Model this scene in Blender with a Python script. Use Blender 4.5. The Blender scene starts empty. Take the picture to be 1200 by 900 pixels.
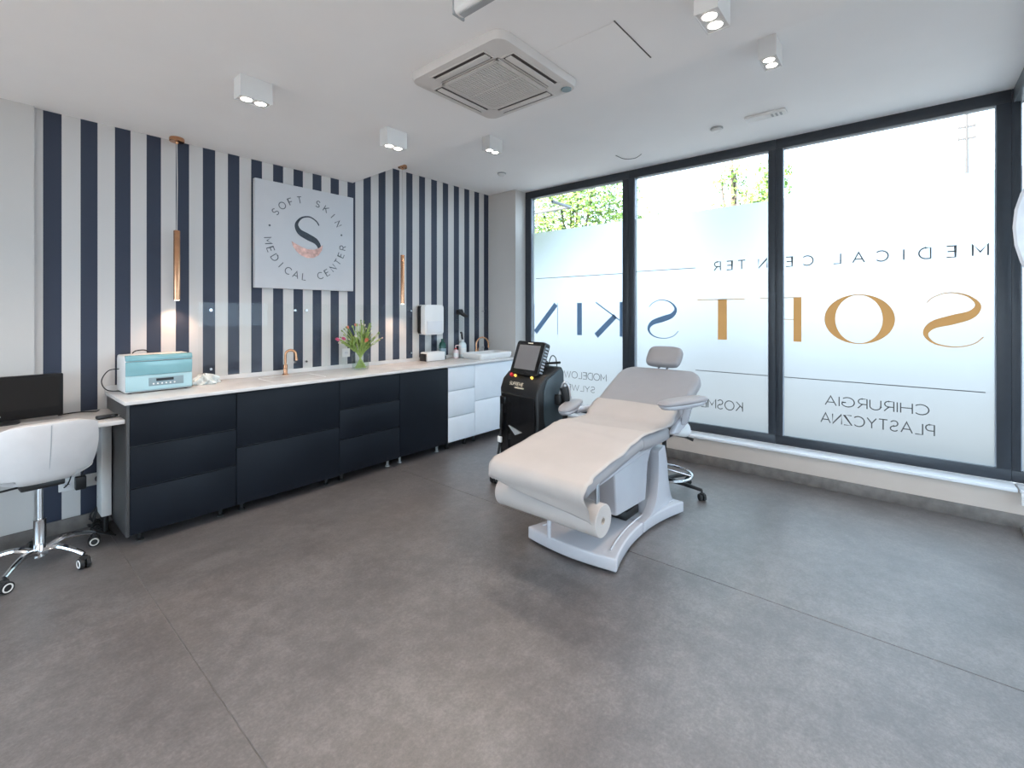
import bpy, bmesh, math, random
from mathutils import Vector, Matrix
random.seed(7)
R = math.radians
scn = bpy.context.scene
col = scn.collection

# ------------------------------------------------------------------ camera, world, exposure
cam_d = bpy.data.cameras.new('camera'); cam = bpy.data.objects.new('camera', cam_d); col.objects.link(cam)
FPX = 546.0; YAW = 40.2; HZ = 367.0; CAMZ = 1.45
cam_d.sensor_width = 36.0; cam_d.lens = 36.0 * FPX / 1200.0
cam_d.shift_y = -(450.0 - HZ) / 1200.0
cam_d.clip_start = 0.02; cam_d.clip_end = 300
cam.location = (0, 0, CAMZ); cam.rotation_euler = (R(90), 0, R(YAW - 90))
scn.camera = cam

w = bpy.data.worlds.new('overcast_sky'); scn.world = w; w.use_nodes = True
bg = w.node_tree.nodes['Background']; bg.inputs[0].default_value = (0.63, 0.82, 1.0, 1); bg.inputs[1].default_value = 5.0
sd = bpy.data.lights.new('sun', 'SUN'); sd.energy = 30.0; sd.angle = R(3); sd.color = (1, .84, .70)
sun = bpy.data.objects.new('sun', sd); col.objects.link(sun); sun.rotation_euler = (R(-20), R(-38), 0)
scn.view_settings.view_transform = 'Standard'; scn.view_settings.look = 'None'
scn.view_settings.exposure = 0.6; scn.view_settings.gamma = 1.0; scn.view_settings.use_curve_mapping = False
LAMP_W = 46.0       # per twin downlight
WARM = (1.0, 0.84, 0.69)

# ------------------------------------------------------------------ materials
MATS = {}
def mat(name, color, rough=0.5, metal=0.0, var=0.0, scale=8.0, bump=0.0, bscale=60.0, coat=0.0, spec=0.5, trans=0.0, emit=None, estr=0.0, ior=1.45, stretch=None):
    m = bpy.data.materials.new(name); m.use_nodes = True
    nt = m.node_tree; b = nt.nodes['Principled BSDF']
    b.inputs['Base Color'].default_value = (*color, 1); b.inputs['Roughness'].default_value = rough
    b.inputs['Metallic'].default_value = metal; b.inputs['Coat Weight'].default_value = coat
    b.inputs['Specular IOR Level'].default_value = spec; b.inputs['Transmission Weight'].default_value = trans
    b.inputs['IOR'].default_value = ior
    if emit: b.inputs['Emission Color'].default_value = (*emit, 1); b.inputs['Emission Strength'].default_value = estr
    if var or bump:
        tc = nt.nodes.new('ShaderNodeTexCoord'); src = tc.outputs['Object']
        if stretch:
            mp = nt.nodes.new('ShaderNodeMapping'); mp.inputs['Scale'].default_value = stretch
            nt.links.new(src, mp.inputs['Vector']); src = mp.outputs['Vector']
    if var:
        n = nt.nodes.new('ShaderNodeTexNoise'); n.inputs['Scale'].default_value = scale; n.inputs['Detail'].default_value = 5
        nt.links.new(src, n.inputs['Vector'])
        r = nt.nodes.new('ShaderNodeValToRGB')
        r.color_ramp.elements[0].position = .3; r.color_ramp.elements[1].position = .7
        r.color_ramp.elements[0].color = (*[c * (1 - var) for c in color], 1)
        r.color_ramp.elements[1].color = (*[min(1, c * (1 + var)) for c in color], 1)
        nt.links.new(n.outputs['Fac'], r.inputs['Fac']); nt.links.new(r.outputs['Color'], b.inputs['Base Color'])
    if bump:
        n2 = nt.nodes.new('ShaderNodeTexNoise'); n2.inputs['Scale'].default_value = bscale; n2.inputs['Detail'].default_value = 4
        nt.links.new(src, n2.inputs['Vector'])
        bp = nt.nodes.new('ShaderNodeBump'); bp.inputs['Strength'].default_value = bump; bp.inputs['Distance'].default_value = .01
        nt.links.new(n2.outputs['Fac'], bp.inputs['Height']); nt.links.new(bp.outputs['Normal'], b.inputs['Normal'])
    MATS[name] = m
    return m

def thin_glass(name, tint=(.97, .985, .98), ior=1.45, refl=1.0):
    m = bpy.data.materials.new(name); m.use_nodes = True; nt = m.node_tree; nt.nodes.clear()
    o = nt.nodes.new('ShaderNodeOutputMaterial'); t = nt.nodes.new('ShaderNodeBsdfTransparent'); g = nt.nodes.new('ShaderNodeBsdfGlossy')
    fr = nt.nodes.new('ShaderNodeLayerWeight'); fr.inputs['Blend'].default_value = .5
    pw = nt.nodes.new('ShaderNodeMath'); pw.operation = 'POWER'; pw.inputs[1].default_value = 4.5
    mu = nt.nodes.new('ShaderNodeMath'); mu.operation = 'MULTIPLY_ADD'; mu.inputs[1].default_value = .75 * refl; mu.inputs[2].default_value = .035 * refl
    mx = nt.nodes.new('ShaderNodeMixShader')
    t.inputs[0].default_value = (*tint, 1); g.inputs['Roughness'].default_value = .02
    nt.links.new(fr.outputs['Facing'], pw.inputs[0]); nt.links.new(pw.outputs[0], mu.inputs[0]); nt.links.new(mu.outputs[0], mx.inputs[0])
    nt.links.new(t.outputs[0], mx.inputs[1]); nt.links.new(g.outputs[0], mx.inputs[2]); nt.links.new(mx.outputs[0], o.inputs[0])
    return m

def film_mat(name, color, tcol, transl=.6, diff=.0, rough=.5):
    """frosted vinyl: part scatters light through, part lets blurred outside show."""
    m = bpy.data.materials.new(name); m.use_nodes = True; nt = m.node_tree; nt.nodes.clear()
    o = nt.nodes.new('ShaderNodeOutputMaterial')
    t = nt.nodes.new('ShaderNodeBsdfTranslucent'); t.inputs[0].default_value = (*color, 1)
    r = nt.nodes.new('ShaderNodeBsdfRefraction'); r.inputs['Color'].default_value = (*tcol, 1); r.inputs['Roughness'].default_value = rough; r.inputs['IOR'].default_value = 1.35
    d = nt.nodes.new('ShaderNodeBsdfDiffuse'); d.inputs[0].default_value = (*color, 1)
    a = nt.nodes.new('ShaderNodeMixShader'); a.inputs[0].default_value = transl
    b = nt.nodes.new('ShaderNodeMixShader'); b.inputs[0].default_value = diff
    nt.links.new(r.outputs[0], a.inputs[1]); nt.links.new(t.outputs[0], a.inputs[2])
    nt.links.new(a.outputs[0], b.inputs[1]); nt.links.new(d.outputs[0], b.inputs[2]); nt.links.new(b.outputs[0], o.inputs[0])
    return m

def stripe_mat():
    m = bpy.data.materials.new('striped_wallpaper'); m.use_nodes = True; nt = m.node_tree; b = nt.nodes['Principled BSDF']
    b.inputs['Roughness'].default_value = .6
    tc = nt.nodes.new('ShaderNodeTexCoord'); sx = nt.nodes.new('ShaderNodeSeparateXYZ'); nt.links.new(tc.outputs['Object'], sx.inputs[0])
    def M(op, a, v=None):
        n = nt.nodes.new('ShaderNodeMath'); n.operation = op; nt.links.new(a, n.inputs[0])
        if v is not None: n.inputs[1].default_value = v
        return n.outputs[0]
    u = M('DIVIDE', M('SUBTRACT', sx.outputs[0], 0.343), 0.1788)
    band = M('LESS_THAN', M('FRACT', u), 0.485)
    on = M('GREATER_THAN', sx.outputs[0], 0.34); on2 = M('LESS_THAN', sx.outputs[0], 4.545)
    mul = nt.nodes.new('ShaderNodeMath'); mul.operation = 'MULTIPLY'; nt.links.new(band, mul.inputs[0]); nt.links.new(on, mul.inputs[1])
    mul2 = nt.nodes.new('ShaderNodeMath'); mul2.operation = 'MULTIPLY'; nt.links.new(mul.outputs[0], mul2.inputs[0]); nt.links.new(on2, mul2.inputs[1])
    mx = nt.nodes.new('ShaderNodeMix'); mx.data_type = 'RGBA'; nt.links.new(mul2.outputs[0], mx.inputs[0])
    mx.inputs[6].default_value = (.57, .545, .53, 1); mx.inputs[7].default_value = (.021, .029, .054, 1)
    nt.links.new(mx.outputs[2], b.inputs['Base Color'])
    return m

def floor_mat():
    m = bpy.data.materials.new('vinyl_floor'); m.use_nodes = True; nt = m.node_tree; b = nt.nodes['Principled BSDF']; b.inputs['Specular IOR Level'].default_value = .85; b.inputs['Coat Weight'].default_value = .6; b.inputs['Coat Roughness'].default_value = .42
    tc = nt.nodes.new('ShaderNodeTexCoord')
    def noise(s, d, rough=.6):
        n = nt.nodes.new('ShaderNodeTexNoise'); n.inputs['Scale'].default_value = s; n.inputs['Detail'].default_value = d; n.inputs['Roughness'].default_value = rough
        nt.links.new(tc.outputs['Object'], n.inputs['Vector']); return n
    a = noise(3.0, 3, .5); a2 = noise(13, 8, .72); c = noise(70, 6, .8)
    mx = nt.nodes.new('ShaderNodeMix'); mx.data_type = 'FLOAT'; mx.inputs[0].default_value = .45
    m0 = nt.nodes.new('ShaderNodeMix'); m0.data_type = 'FLOAT'; m0.inputs[0].default_value = .6
    nt.links.new(a.outputs['Fac'], m0.inputs[2]); nt.links.new(a2.outputs['Fac'], m0.inputs[3])
    nt.links.new(m0.outputs[0], mx.inputs[2]); nt.links.new(c.outputs['Fac'], mx.inputs[3])
    r = nt.nodes.new('ShaderNodeValToRGB'); e = r.color_ramp.elements
    e[0].position = .42; e[0].color = (.074, .066, .066, 1); e[1].position = .59; e[1].color = (.168, .151, .150, 1)
    k = e.new(.5); k.color = (.110, .099, .099, 1)
    nt.links.new(mx.outputs[0], r.inputs['Fac']); nt.links.new(r.outputs['Color'], b.inputs['Base Color'])
    rr = nt.nodes.new('ShaderNodeMapRange'); rr.inputs[3].default_value = .34; rr.inputs[4].default_value = .50
    nt.links.new(c.outputs['Fac'], rr.inputs[0]); nt.links.new(rr.outputs[0], b.inputs['Roughness'])
    bp = nt.nodes.new('ShaderNodeBump'); bp.inputs['Strength'].default_value = .12; bp.inputs['Distance'].default_value = .003
    nt.links.new(c.outputs['Fac'], bp.inputs['Height']); nt.links.new(bp.outputs['Normal'], b.inputs['Normal'])
    return m

M_WALL = mat('painted_wall', (.53, .505, .485), .75, var=.02, scale=3, bump=.02, bscale=200)
M_CEIL = mat('painted_ceiling', (.87, .855, .85), .8, var=.015, scale=2, bump=.02, bscale=150)
M_LOWWALL = mat('beige_low_wall', (.52, .45, .40), .7, var=.04, scale=4)
M_SKIRT = mat('vinyl_skirting', (.145, .128, .118), .5, var=.25, scale=14, bump=.05)
M_STRIPE = stripe_mat(); M_FLOOR = floor_mat()
M_SUB = mat('floor_weld', (.20, .195, .195), .6, var=.1)
M_FRAME = mat('anthracite_aluminium', (.028, .033, .042), .38, var=.06, scale=20)
M_GASKET = mat('grey_gasket', (.32, .36, .42), .5, var=.05)
M_GLASS = thin_glass('window_glass', (.97, .985, .985), refl=.8)
M_SPLASH = thin_glass('splashback_glass', (.985, .992, .99), ior=1.3, refl=.28)
M_FILM = film_mat('frosted_film', (.30, .30, .30), (.345, .345, .345), .12, rough=.65)
M_GOLD = film_mat('gold_vinyl', (.70, .345, .125), (.40, .20, .06), .95, .35)
M_BLUE = film_mat('navy_vinyl', (.145, .22, .33), (.05, .1, .17), .9, .45)
M_GREYV = film_mat('grey_vinyl', (.11, .105, .105), (.08, .085, .09), .9, .6)
M_SILL = mat('white_sill', (.66, .66, .68), .35, var=.03, scale=6)
M_NAVY = mat('navy_matt_front', (.0045, .0068, .0115), .5, var=.10, scale=5, spec=.22)
M_CARC = mat('grey_carcass', (.050, .049, .050), .45, var=.08)
M_WFRONT = mat('white_matt_front', (.66, .70, .75), .4, var=.02)
M_TOP = mat('pale_marble_top', (.60, .575, .56), .22, var=.05, scale=5)
M_FOOT = mat('grey_plastic_foot', (.35, .36, .37), .4, var=.05)
M_COPPER = mat('brushed_copper', (.58, .31, .18), .27, 1.0, var=.08, scale=30)
M_CORD = mat('clear_cord', (.55, .52, .50), .5, var=.05)
M_WHITE = mat('white_plastic', (.72, .71, .70), .35, var=.02)
M_WHITE2 = mat('white_gloss', (.45, .445, .475), .18, coat=.4, var=.015)
M_BLACK = mat('black_plastic', (.010, .010, .011), .4, var=.1)
M_BLACKG = mat('black_gloss', (.010, .010, .011), .12, var=.1)
M_RUBBER = mat('black_rubber', (.014, .014, .015), .7, var=.1)
M_CHROME = mat('chrome', (.78, .79, .81), .09, 1.0, var=.03)
M_STEEL = mat('brushed_steel', (.55, .57, .60), .3, 1.0, var=.06)
M_LEATHER = mat('white_leatherette', (.60, .575, .57), .42, var=.03, scale=12, bump=.05, bscale=220)
M_UPH = mat('grey_white_upholstery', (.275, .26, .268), .5, var=.02, scale=12, bump=.04, bscale=240)
M_PAPER = mat('cream_paper', (.43, .39, .37), .8, var=.03, scale=6, bump=.25, bscale=7)
M_TEAL = mat('teal_plastic', (.20, .40, .44), .22, coat=.3, var=.05)
M_TEALD = mat('pale_teal_plastic', (.36, .53, .57), .25, coat=.3, var=.04)
M_PANEL = mat('grey_control_panel', (.22, .30, .33), .4, var=.05)
M_INK = mat('grey_ink', (.10, .11, .125), .6, var=.05)
M_NAVYINK = mat('navy_ink', (.035, .045, .06), .5, var=.2, scale=30)
M_ROSE = mat('rose_gold_foil', (.62, .36, .30), .35, .35, var=.35, scale=22)
M_SIGN = mat('white_sign_board', (.56, .56, .58), .5, var=.015)
M_SCREEN = mat('grey_screen', (.16, .155, .16), .25, var=.03)
M_BEZEL = mat('monitor_bezel', (.009, .008, .008), .45, var=.05, spec=.2)
M_TFT = mat('dark_screen', (.014, .012, .011), .5, var=.04, spec=.15)
M_SLATE = mat('slate_side_plastic', (.035, .05, .06), .35, var=.1)
M_LED = mat('lamp_lens', (1, .97, .9), .4, emit=(1, .93, .84), estr=9.0)
M_TUBELED = mat('pendant_lens', (1, .85, .7), .4, emit=(1, .80, .62), estr=5.0)
M_YLED = mat('yellow_indicator', (.9, .6, .1), .3, emit=(1, .62, .12), estr=.6)
M_RED = mat('red_button', (.6, .03, .04), .3, var=.1)
M_STEM = mat('green_stem', (.30, .40, .10), .5, var=.25, scale=20)
M_LEAF = mat('tulip_leaf', (.20, .28, .08), .5, var=.35, scale=15)
M_PINK = mat('pink_petal', (.62, .10, .20), .5, var=.2, scale=30)
M_CORAL = mat('coral_petal', (.66, .20, .12), .5, var=.2, scale=30)
M_CREAM = mat('cream_petal', (.70, .62, .48), .5, var=.15, scale=30)
M_VASE = thin_glass('vase_glass', (.93, .965, .945), refl=.9)
M_WATER = thin_glass('vase_water', (.90, .95, .92), ior=1.2, refl=.5)
M_GREENB = mat('green_bottle', (.02, .10, .08), .2, var=.1, trans=.2)
M_CLEARB = mat('clear_bottle', (.62, .70, .72), .15, var=.05)
M_PINKB = mat('pale_pink_bottle', (.72, .58, .58), .3, var=.04)
M_TREE = mat('tree_leaf', (.16, .27, .06), .6, var=.5, scale=1.2)
M_BARK = mat('bark', (.12, .09, .07), .8, var=.3, scale=6)
M_GROUND = mat('outdoor_paving', (.092, .104, .112), .9, var=.15, scale=.6)
M_DARKW = mat('dark_grey_profile', (.10, .11, .12), .4, var=.05)
M_SOFT = mat('white_diffuser_cloth', (.80, .80, .83), .8, var=.06, scale=14, bump=.3, bscale=12)
M_BAG = mat('crumpled_plastic', (.62, .66, .65), .3, var=.3, scale=25)
M_GRILLE = mat('grille_cream', (.62, .585, .56), .5, var=.02)
M_SLOT = mat('slot_dark', (.06, .05, .048), .6, var=.1)
M_BRICK = mat('pale_facade', (.6, .6, .6), .8, var=.05)

# ------------------------------------------------------------------ geometry helpers
class MB:
    def __init__(s): s.v = []; s.f = []
    def add(s, vs, fs):
        o = len(s.v); s.v += [Vector(p) for p in vs]; s.f += [[i + o for i in f] for f in fs]; return s
    def bm(s, b):
        b.verts.index_update(); s.add([v.co.copy() for v in b.verts], [[v.index for v in f.verts] for f in b.faces]); b.free(); return s
    def box(s, x0, x1, y0, y1, z0, z1, bev=0.0, seg=2, m=None):
        b = bmesh.new(); bmesh.ops.create_cube(b, size=1)
        for v in b.verts:
            v.co = Vector(((x0 + x1) / 2 + v.co.x * (x1 - x0), (y0 + y1) / 2 + v.co.y * (y1 - y0), (z0 + z1) / 2 + v.co.z * (z1 - z0)))
        if bev: bmesh.ops.bevel(b, geom=b.edges[:], offset=bev, segments=seg, affect='EDGES', profile=.5, clamp_overlap=True)
        if m: bmesh.ops.transform(b, matrix=m, verts=b.verts)
        return s.bm(b)
    def cyl(s, p0, p1, r0, r1=None, seg=20, caps=True):
        p0 = Vector(p0); p1 = Vector(p1); r1 = r0 if r1 is None else r1
        d = (p1 - p0).normalized(); a = d.orthogonal().normalized(); c = d.cross(a)
        vs = []
        for p, r in ((p0, r0), (p1, r1)):
            for i in range(seg):
                t = 2 * math.pi * i / seg; vs.append(p + a * (r * math.cos(t)) + c * (r * math.sin(t)))
        fs = [[i, (i + 1) % seg, seg + (i + 1) % seg, seg + i] for i in range(seg)]
        if caps: fs += [list(range(seg))[::-1], list(range(seg, 2 * seg))]
        return s.add(vs, fs)
    def tube(s, pts, r, seg=10, closed=False):
        pts = [Vector(p) for p in pts]; n = len(pts); rs = r if isinstance(r, (list, tuple)) else [r] * n
        vs = []; up = None
        for i, p in enumerate(pts):
            if closed: d = pts[(i + 1) % n] - pts[i - 1]
            else: d = pts[min(i + 1, n - 1)] - pts[max(i - 1, 0)]
            d.normalize()
            if up is None: up = d.orthogonal().normalized()
            a = (up - d * up.dot(d))
            a = a.normalized() if a.length > 1e-6 else d.orthogonal().normalized()
            up = a; c = d.cross(a)
            for k in range(seg):
                t = 2 * math.pi * k / seg; vs.append(p + a * (rs[i] * math.cos(t)) + c * (rs[i] * math.sin(t)))
        fs = []
        for i in range(n if closed else n - 1):
            j = (i + 1) % n
            for k in range(seg): fs.append([i * seg + k, i * seg + (k + 1) % seg, j * seg + (k + 1) % seg, j * seg + k])
        if not closed: fs += [list(range(seg))[::-1], list(range((n - 1) * seg, n * seg))]
        return s.add(vs, fs)
    def lathe(s, prof, c=(0, 0, 0), seg=28, axis='Z', caps=True):
        c = Vector(c); vs = []
        for r, h in prof:
            for i in range(seg):
                t = 2 * math.pi * i / seg; x, y = r * math.cos(t), r * math.sin(t)
                vs.append(c + (Vector((x, y, h)) if axis == 'Z' else Vector((x, h, y)) if axis == 'Y' else Vector((h, x, y))))
        fs = []
        for j in range(len(prof) - 1):
            for i in range(seg): fs.append([j * seg + i, j * seg + (i + 1) % seg, (j + 1) * seg + (i + 1) % seg, (j + 1) * seg + i])
        if caps and prof[0][0] > 1e-5: fs.append(list(range(seg))[::-1])
        if caps and prof[-1][0] > 1e-5: fs.append(list(range((len(prof) - 1) * seg, len(prof) * seg)))
        return s.add(vs, fs)
    def prism(s, poly, d0, d1, axis='Z', bev=0.0, seg=2):
        """poly: 2D list; axis Z -> (x,y), Y -> (x,z), X -> (y,z)."""
        def P(a, b, d): return {'Z': (a, b, d), 'Y': (a, d, b), 'X': (d, a, b)}[axis]
        b = bmesh.new(); n = len(poly)
        lo = [b.verts.new(P(x, y, d0)) for x, y in poly]; hi = [b.verts.new(P(x, y, d1)) for x, y in poly]
        b.faces.new(lo[::-1]); b.faces.new(hi)
        for i in range(n): b.faces.new([lo[i], lo[(i + 1) % n], hi[(i + 1) % n], hi[i]])
        bmesh.ops.recalc_face_normals(b, faces=b.faces)
        if bev:
            es = [e for e in b.edges if len(e.link_faces) == 2 and e.calc_face_angle(0) > .5]
            bmesh.ops.bevel(b, geom=es, offset=bev, segments=seg, affect='EDGES', profile=.5, clamp_overlap=True)
        return s.bm(b)
    def grid(s, fn, nu, nv, wrap_u=False):
        vs = [fn(i / (nu if wrap_u else nu - 1), j / (nv - 1)) for j in range(nv) for i in range(nu)]
        fs = []
        for j in range(nv - 1):
            for i in range(nu if wrap_u else nu - 1):
                k = (i + 1) % nu; fs.append([j * nu + i, j * nu + k, (j + 1) * nu + k, (j + 1) * nu + i])
        return s.add(vs, fs)
    def build(s, name, m, parent=None, smooth=35, world=True, recalc=True, sub=0, solid=0.0):
        vs = s.v
        if parent is not None and world:
            inv = chain(parent).inverted(); vs = [inv @ v for v in vs]
        me = bpy.data.meshes.new(name); me.from_pydata([tuple(v) for v in vs], [], s.f); me.update()
        if recalc:
            b = bmesh.new(); b.from_mesh(me); bmesh.ops.recalc_face_normals(b, faces=b.faces); b.to_mesh(me); b.free()
        me.materials.append(m)
        if smooth: me.shade_smooth(); me.set_sharp_from_angle(angle=R(smooth))
        o = bpy.data.objects.new(name, me); col.objects.link(o); o.parent = parent
        if solid: md = o.modifiers.new('solid', 'SOLIDIFY'); md.thickness = solid
        if sub: md = o.modifiers.new('sub', 'SUBSURF'); md.levels = sub; md.render_levels = sub
        return o

def chain(o):
    m = Matrix.Identity(4)
    while o is not None: m = o.matrix_basis @ m; o = o.parent
    return m
def tag(o, label=None, cat=None, group=None, kind=None):
    if label: o['label'] = label
    if cat: o['category'] = cat
    if group: o['group'] = group
    if kind: o['kind'] = kind
    return o
def thing(name, label, cat, loc=(0, 0, 0), rz=0, group=None, kind=None):
    o = bpy.data.objects.new(name, None); col.objects.link(o); o.location = loc; o.rotation_euler = (0, 0, rz); o.empty_display_size = .1
    return tag(o, label, cat, group, kind)
def struct(o, label=None): return tag(o, label, None, None, 'structure')
def copy_tree(o, parent=None):
    c = o.copy(); col.objects.link(c); c.parent = parent
    for ch in [x for x in bpy.data.objects if x.parent == o]: copy_tree(ch, c)
    return c
def box(name, m, dims, parent=None, bev=.002, seg=2, world=True): return MB().box(*dims, bev=bev, seg=seg).build(name, m, parent, world=world)
def spline(pts, n=8, closed=False):
    pts = [Vector(p) for p in pts]; N = len(pts); out = []
    for i in range(N if closed else N - 1):
        p0 = pts[i - 1] if (i > 0 or closed) else pts[0]; p1 = pts[i]; p2 = pts[(i + 1) % N]
        p3 = pts[(i + 2) % N] if closed else pts[min(i + 2, N - 1)]
        for k in range(n):
            t = k / n
            out.append(.5 * ((2 * p1) + (p2 - p0) * t + (2 * p0 - 5 * p1 + 4 * p2 - p3) * t * t + (3 * p1 - p0 - 3 * p2 + p3) * t ** 3))
    if not closed: out.append(pts[-1])
    return out
def rrect(x0, x1, y0, y1, r, n=6):
    out = []
    for cx, cy, a0 in ((x1 - r, y1 - r, 0), (x0 + r, y1 - r, 90), (x0 + r, y0 + r, 180), (x1 - r, y0 + r, 270)):
        for k in range(n + 1):
            a = R(a0 + 90 * k / n); out.append((cx + r * math.cos(a), cy + r * math.sin(a)))
    return out

# --- lettering: stroke font in a unit-high cell ------------------------------------
def arc(cx, cy, rx, ry, a0, a1, n=14): return [(cx + rx * math.cos(R(a0 + (a1 - a0) * k / n)), cy + ry * math.sin(R(a0 + (a1 - a0) * k / n))) for k in range(n + 1)]
GL = {
 'A': (.82, [[(0, 0), (.41, 1), (.82, 0)], [(.15, .33), (.67, .33)]]),
 'C': (.84, [arc(.5, .5, .48, .5, 45, 315)]),
 'D': (.80, [[(0, 0), (0, 1), (.3, 1)] + arc(.3, .5, .48, .5, 90, -90) + [(0, 0)]]),
 'E': (.60, [[(.58, 1), (0, 1), (0, 0), (.58, 0)], [(0, .52), (.52, .52)]]),
 'F': (.58, [[(.58, 1), (0, 1), (0, 0)], [(0, .48), (.5, .48)]]),
 'G': (.90, [arc(.5, .5, .48, .5, 45, 330) + [(.90, .45), (.62, .45)]]),
 'H': (.74, [[(0, 0), (0, 1)], [(.74, 0), (.74, 1)], [(0, .52), (.74, .52)]]),
 'I': (.04, [[(.02, 0), (.02, 1)]]),
 'K': (.70, [[(0, 0), (0, 1)], [(.66, 1), (0, .36)], [(.24, .58), (.70, 0)]]),
 'L': (.54, [[(0, 1), (0, 0), (.54, 0)]]),
 'M': (.86, [[(0, 0), (0, 1), (.43, .32), (.86, 1), (.86, 0)]]),
 'N': (.76, [[(0, 0), (0, 1), (.76, 0), (.76, 1)]]),
 'O': (.98, [arc(.49, .5, .49, .5, 90, 450, 24)]),
 'P': (.62, [[(0, 0), (0, 1), (.32, 1)] + arc(.32, .72, .28, .28, 90, -90) + [(0, .44)]]),
 'R': (.66, [[(0, 0), (0, 1), (.32, 1)] + arc(.32, .72, .28, .28, 90, -90) + [(0, .44)], [(.32, .44), (.64, 0)]]),
 'S': (.62, [[(.58, .86)] + arc(.31, .74, .27, .26, 50, 270, 10)[1:] + arc(.31, .24, .29, .24, 90, -150, 10)]),
 'T': (.66, [[(0, 1), (.66, 1)], [(.33, 1), (.33, 0)]]),
 'U': (.74, [[(0, 1), (0, .36)] + arc(.37, .36, .37, .36, 180, 360) + [(.74, 1)]]),
 'W': (1.14, [[(0, 1), (.30, 0), (.57, .95), (.84, 0), (1.14, 1)]]),
 'Y': (.72, [[(0, 1), (.36, .48), (.72, 1)], [(.36, .48), (.36, 0)]]),
 'Z': (.66, [[(.02, 1), (.64, 1), (0, 0), (.66, 0)]]),
 ' ': (.35, []), '.': (.1, [arc(.05, .5, .04, .04, 0, 360, 10)]),
}
def ribbon(mb, pts, hw, th, frame, flat=False):
    """flat stroke of half width hw (number or list) and thickness th; frame(x, y, d) -> 3D."""
    n = len(pts); hs = hw if isinstance(hw, list) else [hw] * n; L = []; Rr = []
    for i in range(n):
        a = Vector(pts[max(i - 1, 0)]); b = Vector(pts[min(i + 1, n - 1)]); d = (b - a)
        if d.length < 1e-9: d = Vector((1, 0))
        d.normalize(); nn = Vector((-d.y, d.x)); k = 1.0
        if 0 < i < n - 1:
            d1 = (Vector(pts[i]) - a).normalized(); k = 1 / max(.45, abs(d1.dot(d)))
        L.append(Vector(pts[i]) + nn * hs[i] * k); Rr.append(Vector(pts[i]) - nn * hs[i] * k)
    if flat:
        mb.add([frame(p.x, p.y, th) for p in L] + [frame(p.x, p.y, th) for p in Rr], [[i, i + 1, n + i + 1, n + i] for i in range(n - 1)]); return
    vs = [frame(p.x, p.y, th) for p in L] + [frame(p.x, p.y, th) for p in Rr] + [frame(p.x, p.y, 0) for p in L] + [frame(p.x, p.y, 0) for p in Rr]
    fs = []
    for i in range(n - 1):
        fs += [[i, i + 1, n + i + 1, n + i], [2 * n + i, 3 * n + i, 3 * n + i + 1, 2 * n + i + 1], [i, 2 * n + i, 2 * n + i + 1, i + 1], [n + i, n + i + 1, 3 * n + i + 1, 3 * n + i]]
    fs += [[0, n, 3 * n, 2 * n], [n - 1, 3 * n - 1, 4 * n - 1, 2 * n - 1]]
    mb.add(vs, fs)
def text_width(t, sp): return sum(GL[c][0] + sp for c in t) - sp
def write(mb, t, h, frame, weight=.05, sp=.22, width=None, flat=False):
    s = 1.0
    if width: s = width / (h * text_width(t, sp))
    x = 0
    for c in t:
        wd, st = GL[c]
        for pl in st: ribbon(mb, [((x + px) * h * s, py * h) for px, py in pl], weight * h, .0012, frame, flat)
        x += wd + sp
    return x

# ------------------------------------------------------------------ room shell
YW = 4.25; XW = 4.75; ZL = 2.76; ZH = 3.02; XMIN = -3.0; YMIN = -2.6
flo = struct(MB().box(XMIN - .2, 4.85, YMIN - .2, YW + .2, -.2, -.004).build('floor', M_SUB, smooth=0), 'mottled grey vinyl floor laid in wide sheets')
for a, b_ in ((XMIN, -1.372), (-1.368, .628), (.632, 2.628), (2.632, 4.62)):
    MB().box(a, b_, YMIN, YW, -.006, 0, bev=.0015, seg=1).build('vinyl_sheet', M_FLOOR, flo)

c = MB()
prof = [(XMIN - .2, ZL), (0, ZL), (0, 3.3), (XMIN - .2, 3.3)]
e0 = (2.55, YW + .2); e1 = (2.36, YMIN - .2)
vs = [(XMIN - .2, YW + .2, ZL), (e0[0], e0[1], ZL), (e1[0], e1[1], ZL), (XMIN - .2, YMIN - .2, ZL),
      (e0[0], e0[1], ZH), (4.95, YW + .2, ZH), (4.95, YMIN - .2, ZH), (e1[0], e1[1], ZH),
      (XMIN - .2, YW + .2, 3.3), (4.95, YW + .2, 3.3), (4.95, YMIN - .2, 3.3), (XMIN - .2, YMIN - .2, 3.3)]
c.add(vs, [[0, 1, 2, 3], [1, 4, 7, 2], [4, 5, 6, 7], [8, 11, 10, 9], [0, 3, 11, 8], [5, 9, 10, 6], [0, 8, 9, 5, 4, 1], [3, 2, 7, 6, 10, 11]])
struct(c.build('ceiling', M_CEIL, smooth=0), 'white plaster ceiling stepping up towards the windows')

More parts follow.
